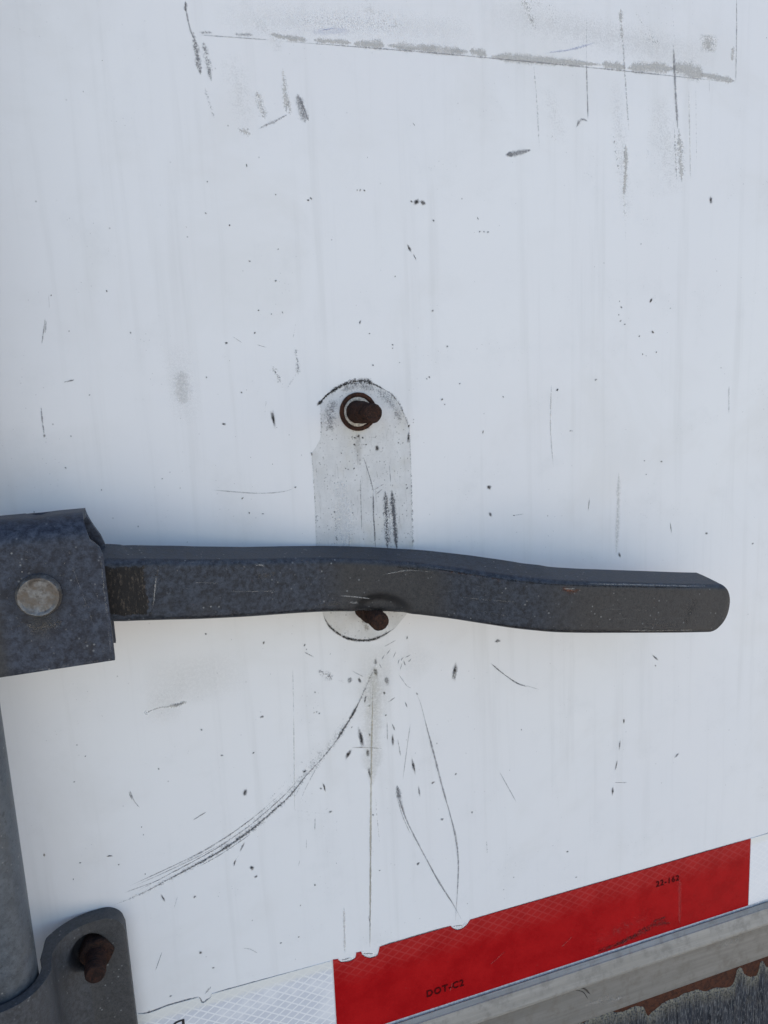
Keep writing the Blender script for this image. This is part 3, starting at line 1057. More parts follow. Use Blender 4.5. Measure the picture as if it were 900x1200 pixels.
def mat_ground():
    t = NT('dry_gravel_yard')
    n = t.noise(.0009, 6, .7)
    n2 = t.noise(.02, 4, .7)
    c = t.mix(t.ramp(n, .3, .7), (.38, .335, .28), (.46, .41, .345))
    c = t.mix(t.math('MULTIPLY', t.ramp(n2, .4, .7), .4), c, (.30, .265, .22))
    return t.set(Base_Color=c, Roughness=.95, Specular_IOR_Level=.2)


M_PANEL, M_FOOT, M_MARK = mat_panel(), mat_foot(), mat_mark()
M_BAR = mat_steel('weathered_handle_steel', (.013, .016, .023), (.056, .066, .085), (.050, .046, .040))
M_HUB = mat_steel('weathered_hub_steel', (.015, .018, .028), (.060, .071, .095), (.052, .049, .043), grain=.8)
M_ROD = mat_steel('galvanised_rod', (.068, .080, .094), (.112, .128, .146), (.10, .096, .088), rough=(.34, .5), grain=.5, metallic=.4)
M_CAST = mat_steel('cast_bracket_steel', (.042, .044, .048), (.088, .094, .106), (.072, .068, .060), rough=(.45, .65), grain=1.2, metallic=.35)
M_RUST = mat_rust('dark_rust')
M_RUSTY = mat_rust('orange_rust', (.020, .011, .009), (.065, .028, .016), (.30, .085, .024))
M_RUST2 = mat_rust('bolt_rust', (.012, .007, .006), (.035, .015, .010), (.11, .034, .014))
M_SILLRUST = mat_rust('sill_rust', (.035, .013, .008), (.085, .028, .013), (.15, .05, .02))
M_RED, M_WHITE, M_WHITE2 = mat_tape(True), mat_tape(False), mat_tape(False, .18)
M_ALU, M_WEB = mat_alu(), mat_alu('dark_aluminium', .66, .6)  # rail web gets a darker, more mottled copy of the aluminium
M_SILL = mat_sill_paint()
M_RIVET = mat_rivet()
M_INK = mat_plain('black_ink', (.02, .015, .016), .5)
M_REDINK = mat_plain('faded_ink_on_red', (.065, .003, .004), .6, spec=.05)
M_EDGE = mat_plain('tape_backing', (.60, .58, .56), .6)
M_CREAM = mat_plain('cracked_cream_paint', (.46, .42, .36), .7, .45, .9)
M_GLUE = mat_plain('pale_adhesive', (.60, .60, .57), .75, .2)

TONES = {'k': (.018, .015, .014), 'd': (.105, .106, .114), 'g': (.24, .24, .245), 'l': (.53, .515, .48), 'e': (.30, .29, .27), 'o': (.13, .05, .026), 'n': (.105, .09, .072), 'b': (.17, .13, .085),
         'y': (.50, .46, .36), 'w': (.80, .80, .79), 'v': (.36, .40, .58), 'r': (.06, .004, .004), 'p': (.42, .10, .09)}


def catmull(pts, step):
    out = []
    n = len(pts)
    for i in range(n - 1):
        p0, p1, p2, p3 = pts[max(i - 1, 0)], pts[i], pts[i + 1], pts[min(i + 2, n - 1)]
        L = math.dist(p1, p2)
        k = max(1, int(L / step))
        for j in range(k):
            s = j / k
            out.append(tuple(.5 * (2 * b + (c - a_) * s + (2 * a_ - 5 * b + 4 * c - d) * s * s + (3 * b - a_ - 3 * c + d) * s ** 3)
                             for a_, b, c, d in zip(p0, p1, p2, p3)))
    out.append(tuple(pts[-1]))
    return out


class Marks:
    """collects flat marks lying on a surface and links them as one object"""
    def __init__(self, base=.06, seed=5):
        self.v, self.f, self.tone, self.prm = [], [], [], []
        self.base, self.i = base, 0
        self.r = random.Random(seed)

    def lift(self):
        self.i += 1
        return self.base + (self.i % 48) * .0035

    def _put(self, p, tone, opac, rag, vv):
        self.v.append(p)
        self.tone += [*tone, 1.0]
        self.prm += [opac, rag, vv * .5 + .5, 1.0]

    def ribbon(self, pts, width, tone, opac, rag):
        w = self.lift()
        # ragged or wide marks need the width profile to read, thin ones a floor to survive sampling
        width = max(width, .42)
        path = catmull(pts, 1.5)
        n = len(path)
        b0 = len(self.v)
        tc = TONES[tone]
        wob = 0.0
        for i, (x, y) in enumerate(path):
            x0, y0 = path[max(i - 1, 0)]
            x1, y1 = path[min(i + 1, n - 1)]
            L = math.hypot(x1 - x0, y1 - y0) or 1
            nx, ny = -(y1 - y0) / L, (x1 - x0) / L
            s = i / max(n - 1, 1)
            broad = width > 12
            tp = 1 if broad else min(1, .15 + 4 * s, .15 + 4 * (1 - s))
            wob = wob * .6 + self.r.uniform(-.3, .3) * .8
            hw = width * .72 * tp * (1 + (0 if broad else wob))
            fade = math.sin(math.pi * s) if broad else (min(1, (s + .04) * 6, (1.04 - s) * 6) if n > 4 else 1)
            for vv in (-1, 0, 1):
                self._put((x + nx * hw * vv, y + ny * hw * vv, w), tc, opac * fade, rag, vv)
        for i in range(n - 1):
            a_ = b0 + i * 3
            for q in (0, 1):
                self.f.append((a_ + q, a_ + q + 1, a_ + q + 4, a_ + q + 3))

    def chip(self, x, y, l, wd, ang, tone, opac, n=11):
        w = self.lift()
        b0 = len(self.v)
        tc = TONES[tone]
        big = .80 if l > 2.6 else .60
        l, wd = max(l, .55), max(wd, .55)
        self._put((x, y, w), tc, opac, .3, 0)
        t0 = math.radians(ang)
        ph = self.r.uniform(0, 6)
        for k in range(n):
            t = 2 * math.pi * k / n
            j = 1 + .22 * math.sin(2 * t + ph) + self.r.uniform(-.2, .2)
            px, py = wd * big * j * math.cos(t), l * big * j * math.sin(t)
            self._put((x + px * math.cos(t0) + py * math.sin(t0), y - px * math.sin(t0) + py * math.cos(t0), w), tc, opac, .3, 1)
        for k in range(n):
            self.f.append((b0, b0 + 1 + k, b0 + 1 + (k + 1) % n))

    def build(self, name, parent, xf=None):
        me = bpy.data.meshes.new(name)
        me.from_pydata([W(*(xf(p) if xf else p)) for p in self.v], [], self.f)
        for nm, arr in (('tone', self.tone), ('prm', self.prm)):
            a_ = me.attributes.new(nm, 'FLOAT_COLOR', 'POINT')
            a_.data.foreach_set('color', arr)
        o = link(name, me, M_MARK, parent)
        return tag(o, kind='stuff')


# ------------------------------------------------------------------ ground (below the frame; it throws sunlight back up)
me = bpy.data.meshes.new('ground')
me.from_pydata([(-150, -150, 0), (150, -150, 0), (150, 150, 0), (-150, 150, 0)], [], [(0, 1, 2, 3)])
tag(link('ground', me, mat_ground()), kind='structure')

# ------------------------------------------------------------------ trailer door
door = empty('trailer_door', -20, -340, 0)
tag(door, 'scuffed white painted trailer door with a red and white striped bottom edge', 'door', 'thing')
TAPE_TOP, TAPE_BOT = -280.4, -337.6
nu, nv = 48, 56
U0, U1, V0, V1 = -900.0, 1500.0, -341.0, 2350.0
slab('panel', [(U0, V0), (U1, V0), (U1, V1), (U0, V1)], -30, 0, M_PANEL, door)

foot = slab('latch_footprint', FOOT, .005, .03, M_FOOT, door)
foot['label'] = 'grey worn outline where a latch plate used to sit'
mk = Marks(.06, 3)
for q in FOOT_STREAKS:
    mk.ribbon(*q)
for q in FOOT_CHIPS:
    mk.chip(*q)
mk.build('caulk_residue', foot)

mk = Marks(.06, 5)
for q in STREAKS:
    mk.ribbon(*q)
mk.build('scratches_and_streaks', door)
mk = Marks(.06, 9)
for q in CHIPS:
    mk.chip(*q)
rs = random.Random(21)
for k in range(150):                                   # stray pin chips, thicker round the latch
    if k < 80:
        x, y = rs.gauss(-5, 60), rs.gauss(20 if k % 2 else -110, 55)
    else:
        x, y = rs.uniform(-215, 300), rs.uniform(-275, 250)
    if y < -276:
        continue
    r_ = rs.choice((.4, .45, .5, .6))
    mk.chip(x, y, r_ * rs.uniform(1, 2.2), r_, rs.uniform(-30, 40), rs.choice('dgglgl'), rs.uniform(.25, .7), n=7)
mk.build('paint_chips', door)


def stud(v, tip, seed, washer):
    root_u = -13.4 if washer else -14.6
    if washer:
        wa = lathe('washer', [(10.7, .04), (10.7, 1.4), (10.2, 1.9), (8.9, 1.8), (8.4, 1.1), (8.3, .04)], root_u + .8, v, M_RUSTY, door, rough=.12, seed=seed)
        lathe('paint_ring', [(8.3, .04), (8.2, 1.0), (7.4, 1.5), (6.0, 1.2)], root_u + .6, v, M_CREAM, wa, rough=.08, seed=seed + 1)
    prof = [(6.4, .0), (6.4, 1.6), (5.9, 2.2)]
    w = 2.2
    shank = tip * .42
    while w < shank:
        prof += [(6.1, w + .75), (5.15, w + 1.5)]
        w += 1.7
    prof += [(5.6, w), (5.1, w + .8)]
    w += .8
    while w < tip - 1.6:
        prof += [(5.3, w + .75), (4.3, w + 1.5)]
        w += 1.7
    prof += [(4.8, tip - .6), (4.2, tip), (2.4, tip - .25), (1.2, tip - .3)]
    lathe('stud', prof, root_u, v, M_RUST, door, n=28, rough=.13, seed=seed, sm=50)


stud(58.6, 31.0, 3, True)
stud(-55.9, 29.0, 8, False)

# reflective tape
RED_L, RED_R = -47.8, 279.8
red = slab('red_tape', RED_TOP + [(RED_R, TAPE_TOP - .1), (RED_R + .2, TAPE_BOT + .5), (-48.2, TAPE_BOT + .5)], .01, .45, M_RED, door)
white = slab('white_tape', WHITE_TOP[:-1] + [(-48.6, -280.2), (-48.9, TAPE_BOT + .5), (-640, TAPE_BOT + .5), (-640, -279.0)], .01, .42, M_WHITE, door)
slab('white_tape', [(RED_R + .5, TAPE_TOP), (560, TAPE_TOP), (560, TAPE_BOT + .5), (RED_R + .7, TAPE_BOT + .5)], .01, .42, M_WHITE2, door)
slab('tape_edge', [(-600, TAPE_BOT + .45), (RED_R + 40, TAPE_BOT + .45), (RED_R + 40, TAPE_BOT - 2.4), (-600, TAPE_BOT - 2.4)], .01, .62, M_EDGE, door)
mk = Marks(.03, 17)                                    # dark line along the tape's top edge, dirt in its tears
mk.ribbon([(p[0], p[1] + .25) for p in WHITE_TOP[:7]], 1.1, 'd', .95, .25)
mk.ribbon([(p[0], p[1] + .2) for p in WHITE_TOP[6:11]], 1.6, 'd', .9, .5)
mk.ribbon([(p[0], p[1] + .2) for p in WHITE_TOP[11:]], .8, 'd', .95, .2)
mk.ribbon([(-16.9, -280.0), (32.3, -280.0)], .7, 'd', .85, .2)
mk.ribbon([(46.5, -279.8), (150, -280.1), (279.8, -280.2)], .8, 'd', .85, .2)
mk.ribbon([(279.8, -280.1), (560, -280.1)], .9, 'g', .9, .2)
for a0, a1 in ((2, 8), (10, 17), (18, 25)):
    pts = RED_TOP[a0:a1]
    mk.ribbon([(p[0], p[1] + .1) for p in pts], 1.0, 'k', .85, .5)
    mk.ribbon([(p[0], p[1] + 1.5) for p in pts[1:-1]], 3.4, 'w', .75, .6)
    mk.ribbon([(pts[1][0], pts[1][1] + 1.2), (pts[-3][0], pts[-3][1] + 2.2)], .8, 'd', .8, .5)
mk.chip(-158, -279.0, 2.5, 1.6, 30, 'k', .9)
mk.build('edge_marks', door)
mk = Marks(.50, 23)                                    # scuffs worn into the red tape
for q in [([(144, -335.2), (163, -333.6), (180, -331.0)], 5.5, 'r', .6, .55), ([(158, -334.8), (192, -329.6)], 6.5, 'r', .55, .62), ([(178, -329), (196, -327.6), (208, -331)], 5.5, 'r', .55, .6),
          ([(140, -328), (165, -322), (190, -321)], 13, 'p', .4, .8), ([(192, -325), (204, -324)], 3, 'r', .8, .6), ([(179.6, -324.4), (179.8, -325.6)], 3.2, 'k', .75, .4),
          ([(215, -296), (216, -334)], 3.2, 'p', .25, .3), ([(60, -318), (72, -311)], .8, 'p', .5, .5), ([(115, -322), (124, -316)], 1.2, 'p', .5, .6), ([(30, -329), (32, -322)], .9, 'p', .6, .4)]:
    mk.ribbon(*q)
rs = random.Random(4)
for k in range(60):
    mk.chip(rs.uniform(-45, 275), rs.uniform(-334, -283), rs.uniform(.4, 1.2), rs.uniform(.4, .8), rs.uniform(0, 90), rs.choice('rpr'), rs.uniform(.3, .7), n=6)
mk.build('tape_scuffs', red)


def lettering(txt, u, v, size, w, m, parent, rot=0.0, sx=1.0):
    cu = bpy.data.curves.new('lettering', 'FONT')
    cu.body = txt
    cu.size = 1.0
    cu.space_character = 1.18
    cu.offset = .022
    cu.resolution_u = 4
    tmp = bpy.data.objects.new('tmp_text', cu)
    COL.objects.link(tmp)
    bpy.context.view_layer.update()
    me_ = bpy.data.meshes.new_from_object(tmp.evaluated_get(bpy.context.evaluated_depsgraph_get()))
    bpy.data.objects.remove(tmp)
    c_, s_ = math.cos(rot), math.sin(rot)
    for vx in me_.vertices:
        x, y = vx.co.x * size * sx, vx.co.y * size
        vx.co = W(u + x * c_ - y * s_, v + x * s_ + y * c_, w)
    me_.name = 'lettering'
    return link('lettering', me_, m, parent)


lettering('DOT-C2', 13.0, -327.2, 6.9, .80, M_REDINK, red, 0.0, .95)
lettering('22-162', 194.0, -297.0, 6.4, .80, M_REDINK, red, 0.0, .98)
lettering('DOT-C2', -138.6, -289.9, 9.5, .60, M_INK, white, math.pi, 1.15)

# aluminium rail along the bottom of the door
def ap(va, w):                                          # height of a line that stands w proud of the door
    return 76.7 + (va - 76.7) * (411.0 - w) / 411.0


rail_prof = [(-28, ap(-339.8, .75)), (.75, ap(-339.8, .75)), (2.4, ap(-340.5, 2.4)), (4.2, ap(-344.8, 4.2)), (4.9, ap(-345.9, 4.9)), (7.6, ap(-358.8, 7.6)),
             (7.5, ap(-360.0, 7.5)), (6.8, ap(-360.8, 6.8)), (2.0, ap(-360.8, 6.8) + .3), (-28, ap(-360.8, 6.8) + .3)]
rail = extrude_u('bottom_rail', rail_prof, -900, 1500, M_ALU, door)
web_top = ap(-360.8, 6.8) + .2
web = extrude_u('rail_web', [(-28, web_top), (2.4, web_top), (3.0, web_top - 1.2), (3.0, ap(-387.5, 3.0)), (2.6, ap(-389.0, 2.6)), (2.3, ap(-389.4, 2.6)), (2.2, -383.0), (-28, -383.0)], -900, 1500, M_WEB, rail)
mk = Marks(.05, 31)


def on_rail(p):                                         # lower face of the rail
    return (p[0], p[1], 3.0 + p[2])


mk.ribbon([(119, -353.9), (126, -355.6), (132, -358.6), (137.5, -365.5)], 1.6, 'k', .95, .25)
mk.ribbon([(124, -357), (131, -361.0), (135, -368)], .9, 'k', .9, .3)
mk.ribbon([(133, -372), (150, -374), (166, -377)], 7, 'l', .5, .8)
mk.ribbon([(250, -362), (275, -360)], 6, 'l', .4, .8)
mk.build('rail_scuffs', web, on_rail)

# ------------------------------------------------------------------ rear sill of the trailer body, below the door
sill = empty('rear_sill', 60, -520, -20)
tag(sill, 'dark grey streaked steel sill with rusted peeling top edge below the door', 'sill', 'thing')
extrude_u('steel_beam', [(-40, -384.5), (1.6, -384.5), (1.9, -386), (1.9, -520), (-40, -520)], -640, 640, M_SILLRUST, sill)
extrude_u('sun_block_deck', [(-1200, -520), (-40.5, -520), (-40.5, -400), (-1200, -400)], -900, 1500, M_SILLRUST, sill)  # unseen deck, added to keep sun off the ground under the door
edge = catmull([(p[0], p[1]) for p in RUST], 1.2)
rs = random.Random(8)
edge = [(x, y + rs.uniform(-.35, .35)) for x, y in edge]
left = []
x = -640.0
while x < edge[0][0] - 3:
    left.append((x, -386.5 + rs.uniform(-1.5, 1.0)))
    x += 4.0
right = []
x = edge[-1][0] + 2
while x < 640:
    right.append((x, -392 + 5 * math.sin(x * .11) + rs.uniform(-1, 1)))
    x += 3.0
top = left + edge + right
rows = [0, -1.2, -4, -14, -60, -128]
verts, faces, wear_shade = [], [], []
for j, dz in enumerate(rows):
    for (x, y) in top:
        yy = y + dz if j < 4 else -388 + dz
        wob = .8 * math.sin(x * .62 + .8 * math.sin(x * .13)) + .5 * math.sin(x * 1.7)
        verts.append((x, yy, 2.0 if j == 0 else 2.6 + max(wob, 0) * (1 if j > 1 else .3)))
        wear_shade += [1.0 if j < 2 else (.55 if j == 2 else 0.0), 0, 0, 1]
n = len(top)
for j in range(len(rows) - 1):
    for k in range(n - 1):
        faces.append((j * n + k, j * n + k + 1, (j + 1) * n + k + 1, (j + 1) * n + k))
me = mesh('paint_layer', verts, faces)
a_ = me.attributes.new('wear_shade', 'FLOAT_COLOR', 'POINT')
a_.data.foreach_set('color', wear_shade)
pl = link('paint_layer', me, M_SILL, sill, True)
pl['label'] = 'flaking dark grey paint with vertical streaks'

# ------------------------------------------------------------------ lock rod with the hub that carries the handle
rod = empty('lock_rod', -222, -340, 36)
tag(rod, 'galvanised vertical lock rod at the left edge with a riveted steel hub', 'lock rod')
RU, RW, RR = -222.0, 36.0, 16.6
verts, faces = [], []
NV, NK = 60, 56
for j in range(NV + 1):
    v = 520 - j * 980 / NV
    for k in range(NK):
        t = 2 * math.pi * k / NK
        verts.append((RU + RR * math.cos(t), v, RW + RR * math.sin(t)))
for j in range(NV):
    for k in range(NK):
        a_, b_ = j * NK + k, j * NK + (k + 1) % NK
        faces.append((a_, b_, b_ + NK, a_ + NK))
link('pipe', mesh('pipe', verts, faces), M_ROD, rod, True)

# hub: folded steel box open to the right, front face, rolled top, back plate
prof = []                                               # (v, w) from the front's lower edge over the top to the back's lower edge
HV, HT, HF, HB = -44.0, 21.6, 57.6, 34.0
for k in range(15):
    prof.append((HV + (12.5 - HV) * k / 14, HF))
for k in range(1, 13):
    t = math.pi / 2 * k / 12
    prof.append((12.5 + 9.1 * math.sin(t), 46.6 + 11.0 * math.cos(t)))
for k in range(1, 5):
    prof.append((HT, 46.6 - (46.6 - HB - 3) * k / 4))
for k in range(1, 7):
    t = math.pi / 2 * k / 6
    prof.append((HT - 3 + 3 * math.cos(t), HB + 3 - 3 * math.sin(t)))
for k in range(1, 15):
    prof.append((HT - 3 - (HT - 3 + 43.5) * k / 14, HB))


def right_limit(i, v, w):
    if w > 46.6 and v < 12.6:                           # front face: straight, then the cut corner
        return -151.8 - min(1, max(0, v - 6.5) / 6.0) ** 1.2 * 4.9
    if v >= 12.5 and w > 40:
        return -156.7 - (v - 12.5) / 9.1 * 2.1
    if v > 8.0:
        return -151.7 - min(1, (v - 8.0) / 12.5) ** .8 * 6.6
    return -151.6


verts, faces, wear_shade = [], [], []
NU = 34
for i, (v, w) in enumerate(prof):
    ur = right_limit(i, v, w)
    for k in range(NU + 1):
        s = k / NU
        u = -238 + (ur + 238) * s
        dv = dw = 0.0
        if HT - .3 < v and -184 < u < -172 and w < 50:   # bruise on the rolled edge
            dv = -1.3 * math.sin((u + 184) / 12 * math.pi)
        if w > 50:
            dw = -.6 * max(0, (-195 - u) / 10) ** 2 if u < -195 else 0
            dw = max(dw, -4)
        verts.append((u, v + dv, w + dw))
        band = max(0, min(1, (-194 - u) / 3)) * (1 if w > 50 else 0)
        drip = max(0, 1 - abs(u + 181) / 8) * max(0, min(1, (-16 - v) / 4)) * max(0, min(1, (v + 34) / 12)) if w > 55 else 0
        halo = max(0, 1 - abs(math.hypot(u + 180.3, v + 10) - 10) / 5) if w > 55 else 0
        wear_shade += [0, max(band * .8, drip), halo * .45, 1]
for i in range(len(prof) - 1):
    for k in range(NU):
        q = i * (NU + 1) + k
        faces.append((q, q + 1, q + NU + 2, q + NU + 1))
me = mesh('hub', verts, faces)
a_ = me.attributes.new('wear_shade', 'FLOAT_COLOR', 'POINT')
a_.data.foreach_set('color', wear_shade)
hub = link('hub', me, M_HUB, rod, True)
md = hub.modifiers.new('thickness', 'SOLIDIFY')
md.thickness = .0042
md.offset = 0.0
md = hub.modifiers.new('edges', 'BEVEL')
md.width = .0007
md.segments = 2
md.limit_method = 'ANGLE'
md.angle_limit = math.radians(50)
hub['label'] = 'dark folded steel hub with a cut upper corner'
lathe('rivet', [(9.3, HF + 1.2), (9.4, HF + 3.4), (9.0, HF + 4.6), (8.3, HF + 5.9), (7.6, HF + 5.8), (6.9, HF + 5.2), (4.0, HF + 5.0), (1.0, HF + 5.15)], -179.6, -9.4, M_RIVET, hub, n=48, rough=.07, seed=4)

mk = Marks(.05, 43)
rs = random.Random(31)
for k in range(90):
    t = rs.uniform(0, 6.28)
    r_ = rs.gauss(18, 7) if k < 50 else rs.uniform(10, 45)
    x, y = -179.6 + r_ * math.cos(t), -9.4 + r_ * math.sin(t)
    if -197 < x < -154 and -42 < y < 11 and math.hypot(x + 179.6, y + 9.4) > 11:
        mk.chip(x, y, rs.uniform(.5, 1.3), rs.uniform(.5, .9), rs.uniform(0, 90), rs.choice('eeek'), rs.uniform(.3, .75), n=6)
mk.ribbon([(-186, -22), (-180, -24), (-172, -22.5)], 7, 'n', .6, .7)
mk.ribbon([(-152.9, 5), (-153, -20), (-153.2, -43)], .9, 'e', .45, .7)
mk.ribbon([(-196, -43.2), (-175, -43.0), (-156, -43.2)], 1.0, 'e', .3, .75)
mk.ribbon([(-165, 2), (-158, -30)], .7, 'e', .3, .7)
mk.build('hub_scuffs', hub, lambda p: (p[0], p[1], HF + 2.1 + p[2]))

# ------------------------------------------------------------------ lock handle
handle = empty('lock_lever', -180, -10, 45)
tag(handle, 'long dark steel handle bar bent inward at its middle across the door', 'handle')
H, T, R = 30.0, 21.0, 3.4
path3 = [(-196.0, -21.4, 52.0)] + [tuple(q) for q in BAR[:-1]] + [(188.5, -85.2, 57.2), (197.2, -86.6, 56.9)]
path = catmull(path3, 1.6)
L = [0.0]
for p, q in zip(path, path[1:]):
    L.append(L[-1] + math.dist(p, q))
LT = L[-1]


def at(s):
    s = max(0, min(LT, s))
    lo, hi = 0, len(L) - 1
    while hi - lo > 1:
        mid = (lo + hi) // 2
        if L[mid] <= s:
            lo = mid
        else:
            hi = mid
    f = (s - L[lo]) / max(1e-6, L[hi] - L[lo])
    return Vector([a1 + (b1 - a1) * f for a1, b1 in zip(path[lo], path[hi])])


# outline of the pressed channel: (height, depth behind the front face)
sec = []
NF = 26
TOPR = 3.0                                              # the upper flange rises towards the door
for k in range(NF + 1):
    sec.append((R + (H - 2 * R) * k / NF, 0.0))
for k in range(1, 7):
    t = math.pi / 2 * k / 6
    sec.append((H - R + R * math.sin(t), R - R * math.cos(t)))
for k in range(1, 7):
    s = k / 6
    sec.append((H + TOPR * s, R + (T - R) * s))
sec += [(H + TOPR - 1.0, T + .8), (H + TOPR - 3.6, T + .5), (H - 4.2, R + 2.5), (R + 3, R + 2.0), (3.6 - 1.5, T + .5), (1.2 - 1.5, T + .8), (0 - 1.5, T)]
for k in range(1, 7):
    s = 1 - k / 6
    sec.append((-1.5 * s, R + (T - R) * s))
for k in range(1, 6):
    t = math.pi / 2 * (1 - k / 6)
    sec.append((R - R * math.sin(t), R - R * math.cos(t)))
NS = 300
verts, faces, wear_shade = [], [], []
rs = random.Random(6)
for i in range(NS + 1):
    s0 = i / NS
    for (hh, dp) in sec:
        af = max(0, min(1, hh / H))
        ecut = 13.0 * abs(1.72 * (af - .55)) ** 2.2 + (dp / T) ** 3 * 1.6
        tail = LT - 40
        s = s0 * LT
        if s > tail:
            s = tail + (s - tail) * (LT - ecut - tail) / (LT - tail)
        p = at(s)
        tg = (at(s + 2.5) - at(s - 2.5)).normalized()
        up = Vector((0, 1, 0))
        up = (up - tg * up.dot(tg)).normalized()
        out = tg.cross(up)
        if out.z < 0:
            out = -out
        q = p + up * hh - out * dp
        u, v = q.x, q.y
        dark = 0.0
        d = 0.0
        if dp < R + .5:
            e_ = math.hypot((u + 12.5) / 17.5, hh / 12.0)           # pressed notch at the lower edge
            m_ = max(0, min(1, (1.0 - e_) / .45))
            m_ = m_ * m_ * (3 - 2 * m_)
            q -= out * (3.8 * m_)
            d = max(0, 1 - abs(e_ - .84) / .34) * max(.25, min(1, hh / 6)) * .95  # shade of the notch's upper wall, painted into the colour
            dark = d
            if s > LT - 5:
                q -= out * ((s - LT + 5) / 5) ** 2 * .8
        scale = 0.0
        if dp < 2.0 and -153 < u < -133.5 and 2.5 < hh < 27.5:
            scale = max(0, min(1, (-133.5 - u) / 4.0, (27.8 - hh) / 3.0, (hh - 2.5) / 3.0))
        elif dp < 2.0 and -153 < u < -128 and 2.5 < hh < 27.5:
            scale = .25
        brown = 0.0
        if dp < R:
            brown = .85 * max(0, min(1, (u + 50) / 18, (28 - u) / 14))  # sections that reflect less sky, painted browner
            brown = max(brown, max(0, min(1, (u - 58) / 34)) * .8)
            brown *= max(0, min(1, (29.5 - hh) / 2.5))
        low = max(0, 1 - hh / 3.0) * .5 if dp < R + 1 else 0  # shade of the rounded lower edge, painted dark
        if dp < R + 1 and 26 < hh < 30 and (rs.random() < .06):
            brown = max(brown, .5)
        verts.append(tuple(q))
        wear_shade += [scale, brown, max(dark, low), 1]
n = len(sec)
for i in range(NS):
    for k in range(n):
        faces.append((i * n + k, i * n + (k + 1) % n, (i + 1) * n + (k + 1) % n, (i + 1) * n + k))
faces.append(tuple(range(n)))
faces.append(tuple(range(NS * n, NS * n + n)))
me = mesh('bar', verts, faces)
a_ = me.attributes.new('wear_shade', 'FLOAT_COLOR', 'POINT')
a_.data.foreach_set('color', wear_shade)
smooth_by_angle(me, 50)
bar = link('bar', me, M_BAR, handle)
bar['label'] = 'dark bar with a scaled black patch next to the hub and a pressed notch'

def on_bar(p):                                          # (distance from the hub, height, lift) -> the bar's front face
    c_ = at(p[0])
    tg = (at(p[0] + 2.5) - at(p[0] - 2.5)).normalized()
    up = Vector((0, 1, 0))
    up = (up - tg * up.dot(tg)).normalized()
    out = tg.cross(up)
    if out.z < 0:
        out = -out
    dp = 0.0
    h_ = p[1]
    if h_ > H - R:
        h_ = min(h_, H - .05)
        dp = R - math.sqrt(max(0, R * R - (h_ - (H - R)) ** 2))
    elif h_ < R:
        h_ = max(h_, .05)
        dp = R - math.sqrt(max(0, R * R - (R - h_) ** 2))
    return tuple(c_ + up * h_ - out * (dp - p[2] - .04))


mk = Marks(.05, 41)  # scuffs, plus painted edge highlights and shade along the lower edge
for q in [([(163, 9.5), (172, 9.0), (181, 8.2)], .7, 'e', .9, .35), ([(112, 27), (118, 26.8)], 2.0, 'e', .8, .6), ([(113, 22), (120, 21), (124, 23)], 7, 'n', .85, .75),
          ([(150, 4), (158, 5), (168, 4.2)], 4.5, 'n', .8, .75), ([(168, 6), (175, 5.6)], 1.5, 'e', .6, .6), ([(285, 26), (291, 24.5), (297, 25.5)], 4, 'o', .95, .6),
          ([(286, 25.5), (294, 26)], 1.2, 'e', .7, .6), ([(214, 27.6), (240, 27.4), (262, 27.2)], 2.6, 'o', .5, .8), ([(200, 28), (270, 27.6), (330, 27.8), (388, 28)], 1.0, 'k', .8, .6),
          ([(300, 28.8), (345, 28.9), (389, 28.9)], .8, 'e', .7, .5), ([(330, 2.2), (360, 2.0), (386, 2.4)], .8, 'e', .75, .55), ([(50, 28.6), (120, 28.8), (190, 28.6), (280, 28.4)], .8, 'e', .35, .75),
          ([(62, 3), (64, 26)], 3.0, 'n', .7, .8), ([(63, 8), (63.4, 22)], .8, 'e', .85, .4), ([(186, 22), (200, 25.5), (214, 26.2)], .9, 'e', .6, .5), ([(193, 27), (212, 26.4)], 2.2, 'k', .7, .6),
          ([(100, 14), (128, 13)], .6, 'e', .4, .6), ([(80, 19), (96, 18.4)], .6, 'e', .35, .6), ([(230, 14), (262, 16)], .6, 'e', .3, .6), ([(240, 8), (258, 7.4)], .6, 'e', .35, .7),
          ([(310, 15), (352, 14)], .7, 'e', .3, .7), ([(322, 9), (346, 9.4)], .6, 'e', .3, .7), ([(375, 6), (380, 22)], 8, 'k', .35, .7), ([(340, 6), (370, 5)], 5, 'n', .5, .8),
          ([(60, 1.6), (140, 1.4), (210, 1.6)], 2.4, 'k', .6, .6), ([(240, 1.6), (320, 1.4), (380, 1.6)], 2.0, 'k', .75, .5)]:
    mk.ribbon(*q)
rs = random.Random(13)
for k in range(150):
    mk.chip(rs.uniform(66, 385), rs.uniform(2, 28.5), rs.uniform(.5, 1.3), rs.uniform(.45, .9), rs.uniform(0, 90), rs.choice('eeknko'), rs.uniform(.3, .8), n=6)
mk.build('bar_scuffs_and_shading', bar, on_bar)

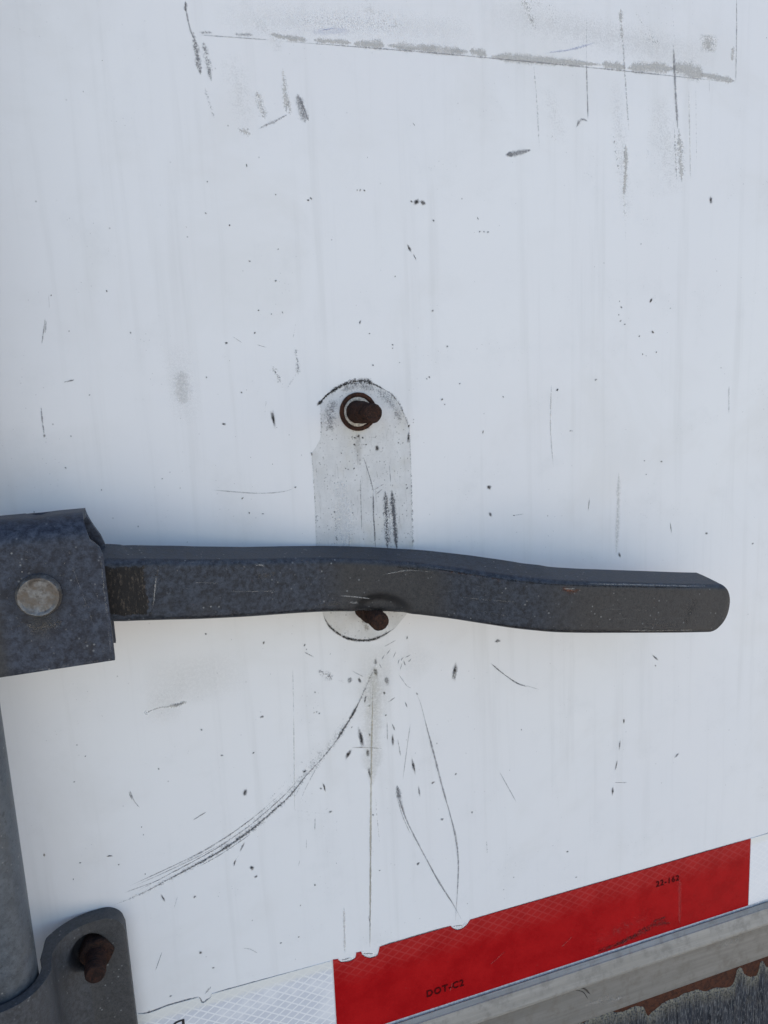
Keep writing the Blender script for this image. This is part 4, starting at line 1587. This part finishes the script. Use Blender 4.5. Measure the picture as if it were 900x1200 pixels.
# ------------------------------------------------------------------ rod guide bracket bolted to the door
guide = empty('rod_guide_bracket', -185, -300, 0)
tag(guide, 'cast steel strap bracket clasping the rod at the lower left corner', 'bracket')
PW = 10.0
strap = []                                              # (u, w) outer line from the pad's right edge over the rod
strap += [(-164.8, PW - .8), (-166.0, PW), (-178.0, PW + .1), (-184.5, 11.0), (-190.0, 13.2), (-194.2, 16.6), (-197.2, 21.0), (-199.2, 26.0)]
for k in range(0, 15):
    t = math.radians(-10 + k * 11)
    strap.append((RU + 23.0 * math.cos(t), RW + 23.4 * math.sin(t)))
strap = catmull(strap, .8)
half = [p for p in strap]
inner2 = []
for px, py in half:
    if py > 27:
        t = math.atan2(py - RW, px - RU)
        inner2.append((RU + 18.2 * math.cos(t), RW + 18.2 * math.sin(t)))
    else:
        k_ = max(0.0, min(1.0, (py - 10.05) / 14.0))
        inner2.append((px - 4.6 * k_, .3 + max(0.0, py - 10.05) * .95))
BT, BB = -205.8, -330.0
verts, faces, wear_shade = [], [], []
NVB = 150
m = len(half)
for j in range(NVB + 1):
    f = j / NVB
    for k in range(m):
        (px, py), (qx, qy) = half[k], inner2[k]
        top = BT
        if px > -176:                                   # rounded upper right corner of the pad
            c_ = min(1, (px + 176) / 11.0)
            top = BT - 11.0 * (1 - math.sqrt(max(0, 1 - c_ * c_)))
        v = top + (BB - top) * f ** 1.5
        e_ = math.hypot((px + 184.5) / 9.5, (v + 222.5) / 10.5)     # slotted hole round the bolt
        sink = max(0, min(1, (1 - e_) / .16)) if px > -199 else 0
        verts.append((px, v, py - 6.5 * sink))
        g_ = max(0, min(1, (1.12 - e_) / .3)) if px > -199 else 0  # slot recess tinted near black
        wear_shade += [0, .55 if (px > -186) else .15, min(1, g_), 1]
    for k in range(m):
        qx, qy = inner2[k]
        px, py = half[k]
        top = BT
        if px > -176:
            c_ = min(1, (px + 176) / 11.0)
            top = BT - 11.0 * (1 - math.sqrt(max(0, 1 - c_ * c_)))
        verts.append((qx, top + (BB - top) * f ** 1.5, qy))
        wear_shade += [0, .3, 0, 1]
row = 2 * m
for j in range(NVB):
    for k in range(m - 1):
        a0 = j * row + k
        faces.append((a0, a0 + 1, a0 + row + 1, a0 + row))
        a0 += m
        faces.append((a0, a0 + row, a0 + row + 1, a0 + 1))
    a0 = j * row
    faces.append((a0, a0 + row, a0 + row + m, a0 + m))
    a0 = j * row + m - 1
    faces.append((a0, a0 + m, a0 + row + m, a0 + row))
for j in (0, NVB):
    for k in range(m - 1):
        a0 = j * row + k
        faces.append((a0, a0 + m, a0 + m + 1, a0 + 1))
me = mesh('casting', verts, faces)
a_ = me.attributes.new('wear_shade', 'FLOAT_COLOR', 'POINT')
a_.data.foreach_set('color', wear_shade)
cast = link('casting', me, M_CAST, guide)

bv = cast.modifiers.new('edges', 'BEVEL')
bv.width = .0012
bv.segments = 3
bv.limit_method = 'ANGLE'
bv.angle_limit = math.radians(60)
smooth_by_angle(me, 50)
lathe('nut', [(9.6, 3.2), (9.6, 11.5), (9.0, 12.6), (5.4, 12.8)], -180.6, -224.6, M_RUST, guide, n=36, hexa=1, seed=2, sm=25)
prof = [(5.2, 3.0)]
w = 12.0
while w < 24.8:
    prof += [(5.5, w + .7), (4.8, w + 1.4)]
    w += 1.7
prof += [(5.1, 26.6), (4.5, 27.4), (2.2, 27.2), (.8, 27.6)]
lathe('bolt', prof, -180.8, -224.8, M_RUST2, guide, n=28, rough=.12, seed=12, sm=50)
bpy.context.view_layer.update()
